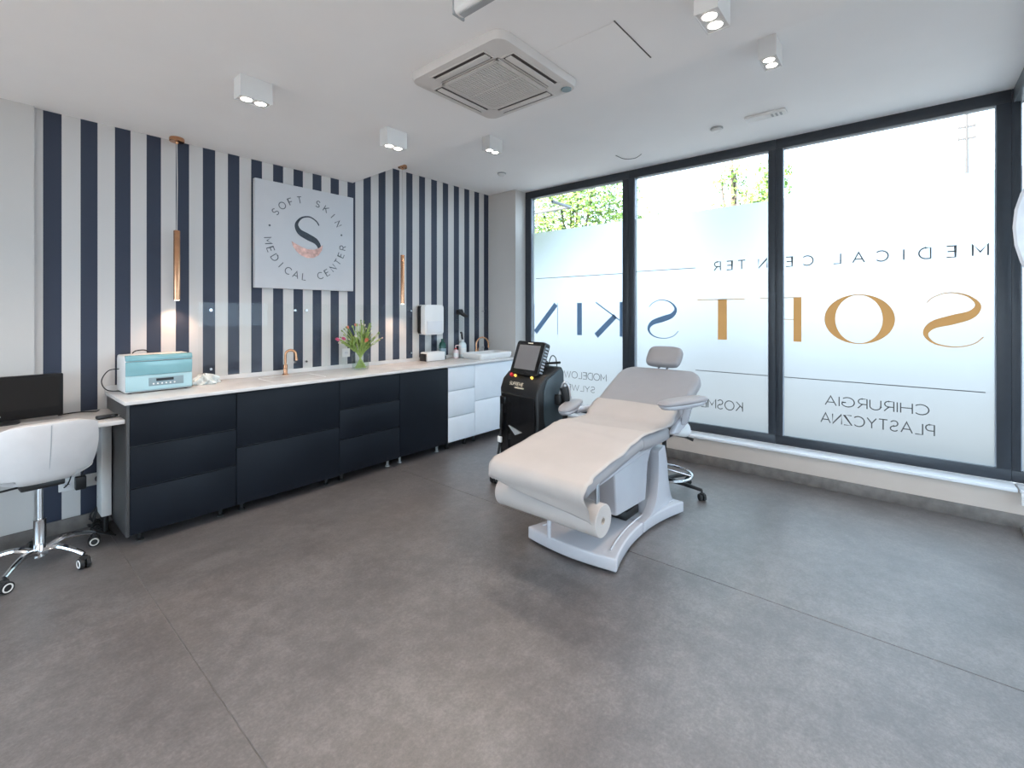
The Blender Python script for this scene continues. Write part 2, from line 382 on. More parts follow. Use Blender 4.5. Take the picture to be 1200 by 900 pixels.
wl = struct(MB().box(XMIN - .2, 4.95, YW, YW + .2, 0, 3.1).build('wall_left', M_STRIPE, smooth=0), 'wall with vertical navy and white stripes')
struct(MB().box(XMIN - .2, .30, YW - .04, YW, 0, ZL + .01).build('wall_left_pilaster', M_WALL, smooth=0), 'plain off-white wall section beside the stripes')
struct(MB().box(4.548, 4.95, 3.785, YW, 0, 3.1).build('wall_far', M_WALL, smooth=0), 'plain off-white pier between stripes and window')
struct(MB().box(4.60, 4.95, YMIN, 3.785, 0, .245).build('wall_window', M_LOWWALL, smooth=0), 'low beige wall under the window sill')
m = MB()
BB = [(-2.2, -.25), (-.15, 1.8), (1.9, 3.85)]
m.box(XMIN - .2, XMIN, YMIN - .2, YW + .2, 0, .2); m.box(XMIN - .2, XMIN, YMIN - .2, YW + .2, 2.7, 3.1)
for a, b_ in ((YMIN - .2, -2.2), (-.25, -.15), (1.8, 1.9), (3.85, YW + .2)): m.box(XMIN - .2, XMIN, a, b_, .2, 2.7)
struct(m.build('wall_back', M_WALL, smooth=0), 'plain white back wall with tall openings for the added daylight windows')
m = MB()
RB = [(1.1, 2.85), (2.95, 4.6)]
m.box(XMIN - .2, 4.95, YMIN - .2, YMIN, 0, .3); m.box(XMIN - .2, 4.95, YMIN - .2, YMIN, 2.7, 3.1)
for a, b_ in ((XMIN - .2, 1.1), (2.85, 2.95), (4.6, 4.95)): m.box(a, b_, YMIN - .2, YMIN, .3, 2.7)
struct(m.build('wall_right', M_WALL, smooth=0), 'plain white side wall with tall openings for the added daylight windows')
struct(MB().box(XMIN, .30, YW - .052, YW - .04, 0, .09, bev=.003).build('baseboard_left', M_SKIRT), 'dark grey vinyl skirting on the plain wall')
struct(MB().box(.30, 4.548, YW - .012, YW, 0, .09, bev=.003).build('baseboard_stripes', M_SKIRT), 'dark grey vinyl skirting under the striped wall')
struct(MB().box(4.588, 4.60, YMIN, 3.785, 0, .095, bev=.003).build('baseboard_window', M_SKIRT), 'brown-grey vinyl skirting under the window')
struct(MB().box(4.575, 4.752, -.575, 3.785, .245, .268, bev=.004).build('trim_1', M_SILL), 'white window sill board')
struct(MB().box(4.575, 4.752, YMIN, -.585, .245, .268, bev=.004).build('trim_2', M_SILL), 'white window sill board beyond the partition rail')

# ------------------------------------------------------------------ windows
ZB0, ZB1, ZT0, ZT1 = .268, .350, 2.93, 3.02
bays = [(2.336, 3.80, 2.405, 3.697), (.899, 2.336, .955, 2.268), (-.566, .899, -.493, .843), (-2.45, -.566, -2.39, -.612)]
FX = 4.775
wins = []
for i, (y0, y1, p0, p1) in enumerate(bays):
    m = MB()
    m.box(XW, XW + .09, y0, y1, ZT0, ZT1, bev=.004); m.box(XW, XW + .09, y0, y1, ZB0, ZB1, bev=.004)
    m.box(XW, XW + .09, p1, y1, ZB1, ZT0, bev=.003); m.box(XW, XW + .09, y0, p0, ZB1, ZT0, bev=.003)
    o = struct(m.build('window_%d' % (i + 1), M_FRAME), 'anthracite framed floor-to-ceiling shop window with frosted film')
    MB().box(FX + .010, FX + .018, p0, p1, ZB1, ZT0).build('glass_pane', M_GLASS, o, smooth=0)
    f = MB().box(FX + .004, FX + .005, p0 + .002, p1 - .002, ZB1, 2.48)
    f = MB().add([(FX + .004, p1, ZB1), (FX + .004, p0, ZB1), (FX + .004, p0, 2.48), (FX + .004, p1, 2.48)], [[0, 1, 2, 3]]).build('frosted_film', M_FILM, o, smooth=0, recalc=False)
    MB().box(XW + .012, XW + .03, p1 - .007, p1 + .001, ZB1, ZT0).box(XW + .012, XW + .03, p0 - .001, p0 + .007, ZB1, ZT0).build('glazing_bead', M_GASKET, o, smooth=0)
    wins.append(o)
def fr_w(y0, z0): return lambda x, y, d: Vector((FX - d - .0005, y0 + x, z0 + y))
def letter_ob(name, mb, m, win): return mb.build(name, m, wins[win], smooth=0)
# thin rules
for win, a, b_, z in ((0, 2.41, 3.63, 1.893), (1, 1.615, 2.265, 1.905), (1, .958, 1.615, .877), (2, -.44, .842, .877)):
    letter_ob('rule', MB().add([(FX - .0012, a, z - .0035), (FX - .0012, b_, z - .0035), (FX - .0012, b_, z + .0035), (FX - .0012, a, z + .0035)], [[0, 1, 2, 3]]), M_GREYV, win)
# MEDICAL CENTER letters (individually placed along y)
for ch, y0, y1, win in (('M', -.453, -.374, 2), ('E', -.282, -.232, 2), ('D', -.145, -.076, 2), ('I', .010, .022, 2), ('C', .105, .18, 2), ('A', .258, .335, 2), ('L', .418, .468, 2), ('C', .612, .688, 2), ('E', .772, .822, 2), ('N', .972, 1.042, 1), ('T', 1.155, 1.218, 1), ('E', 1.272, 1.322, 1), ('R', 1.378, 1.438, 1)):
    mb = MB(); h = .083; wd, st = GL[ch]; s = (y1 - y0) / (wd * h)
    if ch == 'I': s = 1
    for pl in st: ribbon(mb, [(px * h * s, py * h) for px, py in pl], .0048, .001, fr_w(y0, 1.868), True)
    letter_ob('letter', mb, M_GREYV, win)
def word(t, y0, y1, z, h, win, wt=.05, sp=.2):
    mb = MB(); write(mb, t, h, fr_w(y0, z), wt, sp, y1 - y0, True); letter_ob('lettering', mb, M_GREYV, win)
word('CHIRURGIA', -.137, .526, .668, .078, 2); word('PLASTYCZNA', -.166, .557, .516, .082, 2)
word('KOSMETOLOGIA', 1.179, 2.09, .518, .088, 1)
word('MODELOWANIE', 2.62, 3.44, .668, .078, 0); word('SYLWETKI', 2.768, 3.33, .520, .068, 0)
# big SOFT SKIN letters, light falling through the vinyl
SPTS = [(.90, .82), (.80, .92), (.56, 1.0), (.28, .94), (.12, .77), (.22, .60), (.5, .5), (.80, .40), (.92, .23), (.78, .06), (.46, 0), (.18, .07), (.04, .20)]
def s_shape(mb, x0, wd, h, frame, thick=.11, thin=.016, upto=1.0, flat=True):
    p = spline([(x, y, 0) for x, y in SPTS], 8); n = len(p); k = int(n * upto)
    hs = []
    for i in range(k):
        t = i / (n - 1); g = math.exp(-((t - .5) / .17) ** 2); hs.append(h * (thin + (thick - thin) * g) * .5)
    ribbon(mb, [(x0 + q.x * wd, q.y * h) for q in p[:k]], hs, .001, frame, flat)
def bigbox(win, m, parts):
    mb = MB()
    for a in parts:
        if len(a) == 4: mb.add([(FX - .0012, a[0], a[2]), (FX - .0012, a[1], a[2]), (FX - .0012, a[1], a[3]), (FX - .0012, a[0], a[3])], [[0, 1, 2, 3]])
        else: ribbon(mb, a[0], a[1], .001, lambda x, y, d: Vector((FX - d - .0005, x, y)), True)
    letter_ob('big_letter', mb, m, win)
mb = MB(); s_shape(mb, -.444, .356, .405, fr_w(0, 1.198), .175); letter_ob('big_letter', mb, M_GOLD, 2)
mb = MB()
N = 48; oo = [(.298 + .234 * math.cos(2 * math.pi * k / N), 1.401 + .205 * math.sin(2 * math.pi * k / N)) for k in range(N)]
ii = [(.298 + .157 * math.cos(2 * math.pi * k / N), 1.401 + .198 * math.sin(2 * math.pi * k / N)) for k in range(N)]
for d in (.0012,):
    mb.add([(FX - d, y, z) for y, z in oo + ii], [[k, (k + 1) % N, N + (k + 1) % N, N + k] for k in range(N)])
letter_ob('big_letter', mb, M_GOLD, 2)
bigbox(2, M_GOLD, [(.700, .762, 1.197, 1.592), (.762, .842, 1.584, 1.592), (.762, .842, 1.392, 1.399)])
bigbox(1, M_GOLD, [(.958, 1.03, 1.584, 1.590)])
bigbox(1, M_GOLD, [(1.318, 1.402, 1.193, 1.587), (1.16, 1.598, 1.579, 1.587)])
mb = MB(); s_shape(mb, 1.775, .366, .405, fr_w(0, 1.185), .15); letter_ob('big_letter', mb, M_BLUE, 1)
bigbox(0, M_BLUE, [(2.407, 2.452, 1.187, 1.576), ([(2.452, 1.37), (2.757, 1.576)], .007), ([(2.505, 1.42), (2.752, 1.187)], [.030, .034])])
bigbox(0, M_BLUE, [(2.945, 3.012, 1.187, 1.573)])
bigbox(0, M_BLUE, [(3.292, 3.300, 1.187, 1.576), (3.655, 3.663, 1.187, 1.573), ([(3.318, 1.560), (3.640, 1.205)], .033)])

for i, (a, b_) in enumerate(RB):  # unseen side windows, added to bring daylight in from the right
    m = MB(); yy = YMIN - .12
    m.box(a, b_, yy, yy + .07, .3, .37, bev=.003); m.box(a, b_, yy, yy + .07, 2.63, 2.7, bev=.003); m.box(a, a + .06, yy, yy + .07, .37, 2.63, bev=.003); m.box(b_ - .06, b_, yy, yy + .07, .37, 2.63, bev=.003)
    o = struct(m.build('window_%d' % (i + 5), M_FRAME), 'added clear side window with anthracite frame, out of view, for daylight')
    MB().box(a + .06, b_ - .06, yy + .03, yy + .038, .37, 2.63).build('glass_pane', M_GLASS, o, smooth=0)
for i, (a, b_) in enumerate(BB):  # unseen back windows, added so sun and sky brighten the ceiling
    m = MB(); xx = XMIN - .12
    m.box(xx, xx + .07, a, b_, .2, .27, bev=.003); m.box(xx, xx + .07, a, b_, 2.63, 2.7, bev=.003); m.box(xx, xx + .07, a, a + .06, .27, 2.63, bev=.003); m.box(xx, xx + .07, b_ - .06, b_, .27, 2.63, bev=.003)
    o = struct(m.build('window_%d' % (i + 7), M_FRAME), 'added clear back window with anthracite frame, out of view, for daylight')
    MB().box(xx + .03, xx + .038, a + .06, b_ - .06, .27, 2.63).build('glass_pane', M_GLASS, o, smooth=0)
# ------------------------------------------------------------------ partition rails at the right edge
g = thing('sliding_track', 'dark ceiling rail and steel floor track meeting the window wall at its right-hand post', 'track', (3.5, -.60, 0))
box('ceiling_rail', M_DARKW, (2.56, 4.74, -.63, -.575, 2.92, 3.018), g); box('floor_track', M_STEEL, (1.4, 4.56, -.63, -.585, 0, .03), g)
box('end_stop', M_WHITE, (4.545, 4.573, -.61, -.585, .17, .255), g, bev=.009)

# ------------------------------------------------------------------ base cabinets + worktop
YC = 3.652
units = [(.672, 1.272, 'n', [(.078, .356), (.366, .616), (.626, .876)], 'dark navy cabinet with three drawers under the blue-fronted cleaner, beside the desk'),
         (1.272, 2.066, 'n', [(.078, .482), (.492, .876)], 'wide dark navy cabinet with two deep drawers below the nearest copper tap'),
         (2.066, 2.680, 'n', [(.086, .372), (.382, .626), (.636, .876)], 'dark navy cabinet with three drawers below the tulip vase'),
         (2.680, 3.288, 'n', [(.09, .876)], 'dark navy cabinet with one tall plain front between drawers and white units'),
         (3.288, 3.685, 'w', [(.10, .348), (.358, .624), (.634, .876)], 'narrow white cabinet with three drawers next to the navy front'),
         (3.685, 4.54, 'w', [(.10, .470), (.480, .876)], 'white cabinet with two deep drawers under the white basin')]
for x0, x1, k, drs, lab in units:
    t = thing('base_cabinet', lab, 'cabinet', ((x0 + x1) / 2, 3.95, 0), group='run of base cabinets')
    MB().box(x0 + .001, x1 - .001, YC + .021, 4.235, .085, .882).build('body', M_CARC if k == 'n' else M_WFRONT, t, smooth=0)
    for a, b_ in drs:
        m = MB().box(x0 + .0018, x1 - .0018, YC, YC + .019, a - .0012, b_ + .0012, bev=.0022, seg=2)
        m.build('drawer_front' if len(drs) > 1 else 'door', M_NAVY if k == 'n' else M_WFRONT, t)
    for sx in (x0 + .07, x1 - .07):
        for sy in (YC + .10, 4.16):
            MB().lathe([(.022, 0), (.022, .008), (.012, .014), (.012, .085)], (sx, sy, 0), 12).build('foot', M_FOOT if 2.6 < sx < 3.3 else M_BLACK, t)  # black feet carry the shade under the cabinets in their colour
box('end_panel', M_CARC, (.655, .672, YC, 4.237, .07, .883)).name = 'cabinet_end_panel'
tag(bpy.data.objects['cabinet_end_panel'], 'grey end panel closing the cabinet run beside the desk', 'panel')
t = thing('worktop', 'long pale stone worktop over all the base cabinets', 'worktop', (2.5, 3.95, .884))
box('slab', M_TOP, (.645, 4.545, 3.638, 4.236, .884, .908), t, bev=.003)
box('upstand', M_TOP, (.645, 4.545, 4.236, 4.249, .884, .945), t, bev=.002)
def gp(x0, x1, lab, studs):
    t = thing('splashback', lab, 'splashback', ((x0 + x1) / 2, 4.236, .95))
    MB().box(x0, x1, 4.226, 4.233, .946, 1.535).build('glass_sheet', M_SPLASH, t, smooth=0)
    for sx in studs:
        for sz in (1.005, 1.475):
            MB().lathe([(.011, 0), (.011, .010), (.009, .013), (0, .013)], (0, 0, 0), 14).v
            m = MB().cyl((sx, 4.2485, sz), (sx, 4.218, sz), .010, .010, 14); m.build('stud', M_CHROME, t)
gp(1.20, 2.00, 'clear glass splashback behind the nearest copper tap', (1.285, 1.955)); gp(2.006, 4.535, 'long clear glass splashback from vase to basin', (2.06, 3.25, 4.42))

# ------------------------------------------------------------------ sign board with ring lettering
t = thing('sign_board', 'square white sign with circular lettering and navy S logo on striped wall', 'sign', (2.067, 4.232, 1.668))
SX0, SX1, SZ0, SZ1, SY = 1.607, 2.526, 1.668, 2.598, 4.205
box('board', M_SIGN, (SX0, SX1, SY, 4.249, SZ0, SZ1), t, bev=.002)
scx, scz = (SX0 + SX1) / 2 - .005, (SZ0 + SZ1) / 2 + .0
def fr_s(x0, z0, rot=0.0):
    ca, sa = math.cos(rot), math.sin(rot)
    return lambda x, y, d: Vector((x0 + x * ca - y * sa, SY - .0004 - d, z0 + x * sa + y * ca))
def ring(t_, a_mid, rad, h, gap_deg, inward):
    n = len(t_); out = []
    for i, ch in enumerate(t_):
        a = a_mid + (i - (n - 1) / 2) * gap_deg * (1 if inward else -1)
        if ch == ' ': continue
        wd, st = GL[ch]; mb = MB(); ar = R(a)
        rot = ar - math.pi / 2 if not inward else ar + math.pi / 2
        rr = rad - h / 2 if not inward else rad + h / 2
        f = fr_s(scx + rr * math.cos(ar), scz + rr * math.sin(ar), rot)
        for pl in st: ribbon(mb, [((px - wd / 2) * h, py * h) for px, py in pl], .0036, .001, f)
        mb.build('letter', M_INK, t, smooth=0)
ring('SOFT SKIN', 88, .352, .058, 14.2, False)
ring('MEDICAL CENTER', 271, .352, .060, 12.6, True)
for a in (167, 13):
    mb = MB().cyl((scx + .345 * math.cos(R(a)), SY, scz + .345 * math.sin(R(a))), (scx + .345 * math.cos(R(a)), SY - .002, scz + .345 * math.sin(R(a))), .009, seg=12); mb.build('dot', M_INK, t)
mb = MB(); s_shape(mb, scx - .135, .27, .37, fr_s(0, scz - .165), .165, .03, .76, False); mb.build('logo_letter', M_NAVYINK, t, smooth=0)
sw = [(-.148, -.038), (-.105, -.058), (-.055, -.080), (.0, -.095), (.06, -.092), (.11, -.072), (.146, -.040), (.136, -.092), (.105, -.140), (.055, -.170), (-.005, -.176), (-.06, -.158), (-.105, -.122), (-.134, -.082)]
mb = MB().prism([(scx + a, scz + b_) for a, b_ in sw], SY - .0015, SY - .0003, 'Y'); mb.build('logo_swoosh', M_ROSE, t, smooth=0)

# ------------------------------------------------------------------ pendants
def pendant(x, y, zc, lab):
    t = thing('pendant_lamp', lab, 'lamp', (x, y, zc), group='copper tube pendants')
    MB().lathe([(.045, 0), (.048, -.006), (.048, -.026), (.044, -.030), (.012, -.032), (.008, -.045), (0, -.045)], (x, y, zc), 24).build('canopy', M_COPPER, t)
    MB().tube([(x, y, zc - .04), (x + .003, y, (zc + 2.07) / 2), (x, y, 2.07)], .0035, 8).build('cord', M_CORD, t)
    MB().lathe([(0, 2.07), (.019, 2.068), (.0215, 2.064), (.0215, 1.55), (.018, 1.549), (.018, 1.60)], (x, y, 0), 24).build('tube_shade', M_COPPER, t)
    MB().lathe([(.0175, 1.556), (.0175, 1.549), (.012, 1.545), (0, 1.544)], (x, y, 0), 16).build('lens', M_TUBELED, t)
    l = bpy.data.lights.new('pendant_light', 'SPOT'); l.energy = 5; l.color = (1, .60, .36); l.spot_size = R(115); l.spot_blend = .7; l.shadow_soft_size = .02
    lo = bpy.data.objects.new('pendant_light', l); col.objects.link(lo); lo.location = (0, 0, 1.538 - zc); lo.parent = t
pendant(1.044, 4.165, ZL, 'copper tube pendant on a thin cord above the blue-fronted cleaner')
pendant(3.031, 4.085, ZH, 'copper tube pendant on a thin cord between vase and towel dispenser')

# ------------------------------------------------------------------ ceiling downlights
def downlight(x0, x1, y0, y1, zc, lab):
    t = thing('ceiling_downlight', lab, 'lamp', ((x0 + x1) / 2, (y0 + y1) / 2, zc), group='white twin box downlights')
    zb = zc - .12; th = .004; m = MB()
    m.box(x0, x1, y0, y0 + th, zb, zc - .0005); m.box(x0, x1, y1 - th, y1, zb, zc - .0005); m.box(x0, x0 + th, y0 + th, y1 - th, zb, zc - .0005); m.box(x1 - th, x1, y0 + th, y1 - th, zb, zc - .0005)
    m.build('housing', M_WHITE, t, smooth=0)
    MB().box(x0 + th, x1 - th, y0 + th, y1 - th, zb + .005, zb + .012).build('face_plate', M_WHITE, t, smooth=0)
    for k in (.28, .72):
        cx = x0 + (x1 - x0) * k; cy = (y0 + y1) / 2
        b = MB().lathe([(.034, zb + .0048), (.034, zb + .002), (.029, zb + .002)], (cx, cy, 0), 24, caps=False).build('lamp_ring', M_WHITE, t)
        MB().lathe([(.029, zb + .0045), (.028, zb + .003), (0, zb + .0025)], (cx, cy, 0), 20).build('lens', M_LED, t)
    l = bpy.data.lights.new('downlight', 'SPOT'); l.energy = LAMP_W; l.color = WARM; l.spot_size = R(130); l.spot_blend = .8; l.shadow_soft_size = .05
    lo = bpy.data.objects.new('downlight', l); col.objects.link(lo); lo.location = (0, 0, -.125); lo.parent = t
for i, (x, y, z, lab) in enumerate([(1.067, 2.811, ZL, 'white twin downlight on the low ceiling in front of the nearest pendant'),
        (2.011, 2.815, ZL, 'white twin downlight on the low ceiling between sign and air conditioner'),
        (3.084, 2.837, ZH, 'white twin downlight on the raised ceiling near the small smoke detector'),
        (1.981, .603, ZL, 'white twin downlight on the low ceiling beside the access hatch'),
        (3.033, .600, ZH, 'white twin downlight on the raised ceiling in front of the large window'),
        (-.30, 2.716, ZL, 'added out-of-view twin downlight over the desk end of the room'), (.75, .45, ZL, 'added out-of-view twin downlight over the middle of the room'), (-1.0, 2.716, ZL, 'added out-of-view twin downlight at the back by the plain wall'), (-1.0, .585, ZL, 'added out-of-view twin downlight at the back of the room'),  # lamps from here on are unseen, added to light the room
        (1.9, -1.5, ZL, 'added out-of-view twin downlight beyond the partition rail'), (-.2, -1.5, ZL, 'added out-of-view twin downlight at the rear beyond the partition rail')]):
    downlight(x - .084, x + .084, y - .046, y + .046, z, lab)
t = thing('screen_case', 'narrow white ceiling-mounted screen case in front of the air conditioner', 'screen case', (1.24, 1.0, ZL))
MB().prism([(1.222, ZL - .001), (1.222, 2.615), (1.232, 2.604), (1.25, 2.600), (1.268, 2.604), (1.278, 2.615), (1.278, ZL - .001)], .60, 1.325, 'Y', bev=.002).build('case', M_WHITE, t)
for yy in (.595, 1.325): MB().box(1.220, 1.280, yy, yy + .008, 2.598, ZL - .001, bev=.002).build('end_cap', M_FOOT, t)
MB().box(1.236, 1.264, .62, 1.31, 2.5975, 2.601).build('screen_slot', M_FOOT, t, smooth=0)

# ------------------------------------------------------------------ ceiling air conditioner
ax, ay, hw = 1.927, 1.752, .345
t = thing('ceiling_air_conditioner', 'square cream cassette air conditioner set in the ceiling', 'air conditioner', (ax, ay, ZL))
z1 = ZL - .001; z0 = ZL - .042
def ring_grid(mb, half, rad, z): return [(ax + a, ay + b_, z) for a, b_ in rrect(-half, half, -half, half, rad, 6)]
m = MB(); secs = [ring_grid(m, hw, .07, z1), ring_grid(m, hw, .07, z1 - .012), ring_grid(m, hw - .012, .06, z0 + .004), ring_grid(m, hw - .03, .05, z0)]
n = len(secs[0]); vs = sum(secs, []); fs = []
for j in range(3):
    for i in range(n): fs.append([j * n + i, j * n + (i + 1) % n, (j + 1) * n + (i + 1) % n, (j + 1) * n + i])
fs.append(list(range(3 * n, 4 * n))[::-1]); fs.append(list(range(n)))
m.add(vs, fs).build('panel', M_GRILLE, t, smooth=40)
gh = .195
for a in range(4):
    rot = Matrix.Translation((ax, ay, 0)) @ Matrix.Rotation(a * math.pi / 2, 4, 'Z')
    sl = MB().box(-.19, .19, .222, .295, z0 - .0012, z0 + .001, m=rot).build('outlet_slot', M_SLOT, t, smooth=0)
    MB().box(-.186, .186, .236, .275, z0 - .010, z0 - .003, bev=.003, m=rot @ Matrix.Translation((0, 0, 0))).build('louvre', M_GRILLE, sl)
    fm = MB()
    fm.box(-.20, .20, .218, .224, z0 - .004, z0, m=rot); fm.box(-.20, .20, .293, .300, z0 - .004, z0, m=rot); fm.box(-.20, -.19, .224, .293, z0 - .004, z0, m=rot); fm.box(.19, .20, .224, .293, z0 - .004, z0, m=rot)
    fm.build('slot_frame', M_GRILLE, sl, smooth=0)
gr = MB().box(ax - gh - .012, ax + gh + .012, ay - gh - .012, ay + gh + .012, z0 - .002, z0 + .001).build('intake_grille', M_SLOT, t, smooth=0)
fm = MB()
for s in (-1, 1):
    fm.box(ax - gh - .012, ax + gh + .012, ay + s * (gh + .005) - .007, ay + s * (gh + .005) + .007, z0 - .009, z0 - .002)
    fm.box(ax + s * (gh + .005) - .007, ax + s * (gh + .005) + .007, ay - gh - .01, ay + gh + .01, z0 - .009, z0 - .002)
fm.box(ax - .006, ax + .006, ay - gh, ay + gh, z0 - .009, z0 - .003); fm.build('grille_frame', M_GRILLE, gr, smooth=0)
for k in range(24):
    yy = ay - gh + .008 + k * (2 * gh - .016) / 23
    MB().box(ax - gh, ax + gh, yy - .0055, yy + .0055, z0 - .008, z0 - .003).build('grille_bar', M_GRILLE, gr, smooth=0)
for k in range(13):
    xx = ax - gh + .008 + k * (2 * gh - .016) / 12
    MB().box(xx - .003, xx + .003, ay - gh, ay + gh, z0 - .006, z0 - .0032).build('grille_rib', M_GRILLE, gr, smooth=0)
MB().cyl((ax + .285, ay - .285, z0 + .002), (ax + .285, ay - .285, z0 - .006), .03, .028, 24).build('sensor', M_PANEL, t)

# hatch, detectors, small ceiling bits
t = thing('ceiling_hatch', 'flush white access hatch in the ceiling beside the air conditioner', 'hatch', (2.08, 1.2, ZL))
MB().box(1.895, 2.275, 1.0, 1.395, ZL - .003, ZL - .001, bev=.001, seg=1).build('door', M_CEIL, t)
MB().box(1.888, 2.282, .994, 1.0, ZL - .0022, ZL - .0005).build('gap_shadow', M_SLOT, t, smooth=0)
def detector(x, y, z, r, lab):
    t = thing('smoke_detector', lab, 'detector', (x, y, z), group='ceiling detectors')
    MB().lathe([(r, 0), (r, -.008), (r * .93, -.012)], (x, y, z - .0005), 24).build('base', M_FOOT, t)
    MB().lathe([(r * .85, -.010), (r * .88, -.018), (r * .6, -.030), (0, -.032)], (x, y, z), 24).build('dome', M_WHITE, t)
detector(3.918, 3.462, ZH, .05, 'small round detector on the raised ceiling near the striped wall corner')
detector(4.138, 1.224, ZH, .05, 'small round detector on the raised ceiling above the window mullion')
t = thing('emergency_light', 'slim white emergency light plate on the raised ceiling by the windows', 'lamp', (4.10, .846, ZH))
MB().box(4.05, 4.15, .70, .99, ZH - .022, ZH - .0005, bev=.006).build('body', M_WHITE, t)
for k in range(3): MB().box(4.07, 4.13, .73 + k * .03, .745 + k * .03, ZH - .0235, ZH - .021).build('vent_slot', M_FOOT, t, smooth=0)
t = MB().tube(spline([(4.20, 2.20, ZH - .003), (4.30, 2.16, ZH - .02), (4.33, 2.06, ZH - .028), (4.31, 1.98, ZH - .01)], 8), .003, 6).build('cable_end', M_RUBBER)
tag(t, 'loose dark cable end hanging from the raised ceiling above the window', 'cable')

# ------------------------------------------------------------------ items on the worktop
ZT = .908
t = thing('ultrasonic_cleaner', 'white countertop unit with teal front flap and grey keypad on the worktop', 'appliance', (.905, 4.09, ZT))
x0, x1, y0, y1 = .705, 1.085, 3.952, 4.218
body = [(y0 + .012, ZT + 0.0060), (y1, ZT + 0.0060), (y1, ZT + 0.2316), (y1 - .02, ZT + 0.2542), (y0 + .03, ZT + 0.2542), (y0 + .012, ZT + 0.2316)]
MB().prism(body, x0, x1, 'X', bev=.008, seg=3).build('body', M_WHITE, t)
fl = [(y0 + .012, ZT + 0.1525), (y0 + .012, ZT + 0.2396), (y0 - .002, ZT + 0.2328), (y0 + .008, ZT + 0.1808), (y0 + .004, ZT + 0.1525)]
MB().prism([(y0 + .013, ZT + 0.1186), (y0 + .013, ZT + 0.2147), (y0 - .004, ZT + 0.2124), (y0 - .004, ZT + 0.1695), (y0 + .004, ZT + 0.1186)], x0 + .001, x1 - .001, 'X', bev=.003).build('front_flap', M_TEAL, t)
MB().prism([(y0 + .034, ZT + 0.2576), (y0 + .006, ZT + 0.2554), (y0 - .006, ZT + 0.2396), (y0 - .006, ZT + 0.2192), (y0 + .014, ZT + 0.2192)], x0 + .001, x1 - .001, 'X', bev=.003).build('lid_lip', M_TEAL, t)
lp = MB().prism([(y0 + .013, ZT + 0.0136), (y0 + .013, ZT + 0.1175), (y0 + .002, ZT + 0.1175), (y0 - .006, ZT + 0.0226), (y0, ZT + 0.0136)], x0 + .001, x1 - .001, 'X', bev=.003).build('lower_front', M_TEALD, t)
kp = MB().box(x0 + .125, x1 - .055, y0 - .0075, y0 + .004, ZT + 0.0429, ZT + 0.0994, bev=.002).build('keypad', M_PANEL, lp)
MB().box(x0 + .165, x1 - .115, y0 - .0090, y0 - .006, ZT + 0.0746, ZT + 0.0927).build('display', M_BLACK, lp, smooth=0)
for k in range(6): MB().cyl((x0 + .150 + k * .024, y0 - .0095, ZT + 0.0576), (x0 + .150 + k * .024, y0 - .006, ZT + 0.0576), .0055, seg=10).build('key', M_WHITE, lp)
MB().tube(spline([(x0 + .08, y1 - .03, ZT + 0.2554), (x0 + .10, y1 - .03, ZT + 0.2735), (x0 + .15, y1 - .03, ZT + 0.2768), (x0 + .18, y1 - .03, ZT + 0.2554)], 6), .004, 8).build('carry_handle', M_BLACK, t)
MB().tube(spline([(x0 + .01, y1 - .08, ZT + 0.1582), (x0 - .05, 4.18, ZT + 0.1469), (x0 - .085, 4.19, ZT + 0.0791), (x0 - .06, 4.17, ZT + 0.0169), (x0 + .01, 4.12, ZT + 0.0060)], 8), .0035, 8).build('power_cable', M_RUBBER, t)
for sx in (x0 + .03, x1 - .03):
    for sy in (y0 + .04, y1 - .04): MB().cyl((sx, sy, ZT), (sx, sy, ZT + 0.0080), .01, seg=10).build('foot', M_RUBBER, t)

# crumpled clear bag beside it
m = MB(); rnd = random.Random(3)
def bagf(u, v):
    a = 2 * math.pi * u; h = v; r = (.075 * (1 - .55 * h ** 2)) * (1 + .28 * math.sin(5 * a + 4 * h) + .16 * math.sin(9 * a - 6 * h))
    if v > .995: r = .004
    return Vector((1.205 + 1.15 * r * math.cos(a), 4.10 + .8 * r * math.sin(a), ZT + .001 + .07 * h + .012 * math.sin(3 * a + 2) * h))
m.grid(bagf, 36, 9, True); m.add([bagf(i / 36, 0) for i in range(36)], [list(range(36))[::-1]])
tag(m.build('plastic_bag', M_BAG, smooth=25), 'small crumpled clear plastic bag on the worktop beside the teal-fronted unit', 'bag')

def faucet(x, y, z, h, reach, lab, ang=0.0):
    t = thing('kitchen_tap', lab, 'tap', (x, y, z), R(ang), group='copper swan-neck taps')
    f = lambda mb, n, m_: mb.build(n, m_, t, world=False)
    f(MB().lathe([(.026, 0), (.026, .006), (.022, .009), (.018, .012), (.018, .085), (.016, .09)], (0, 0, 0), 20), 'tap_body', M_COPPER)
    rr = reach / 2; pts = [(0, 0, .08), (0, 0, h - rr)] + [(rr - rr * math.cos(R(a)), 0, h - rr + rr * math.sin(R(a))) for a in range(15, 166, 15)]
    pts += [(reach, 0, h - rr - .02)]
    f(MB().tube(pts, .0105, 14), 'spout', M_COPPER)
    f(MB().cyl((reach, 0, h - rr - .015), (reach + .003, 0, h - rr - .05), .0125, .012, 16), 'aerator', M_COPPER)
    hd = f(MB().cyl((0, -.012, .05), (0, -.045, .05), .013, .012, 14), 'handle', M_COPPER)
    MB().cyl((0, -.04, .05), (.01, -.05, .11), .0045, .0035, 10).build('lever', M_COPPER, hd, world=False)
faucet(1.845, 4.17, ZT, .215, .085, 'copper swan-neck tap standing at the glass splashback left of the tulips', -30)
faucet(4.19, 4.13, ZT, .235, .17, 'copper swan-neck tap over the white basin', -20)

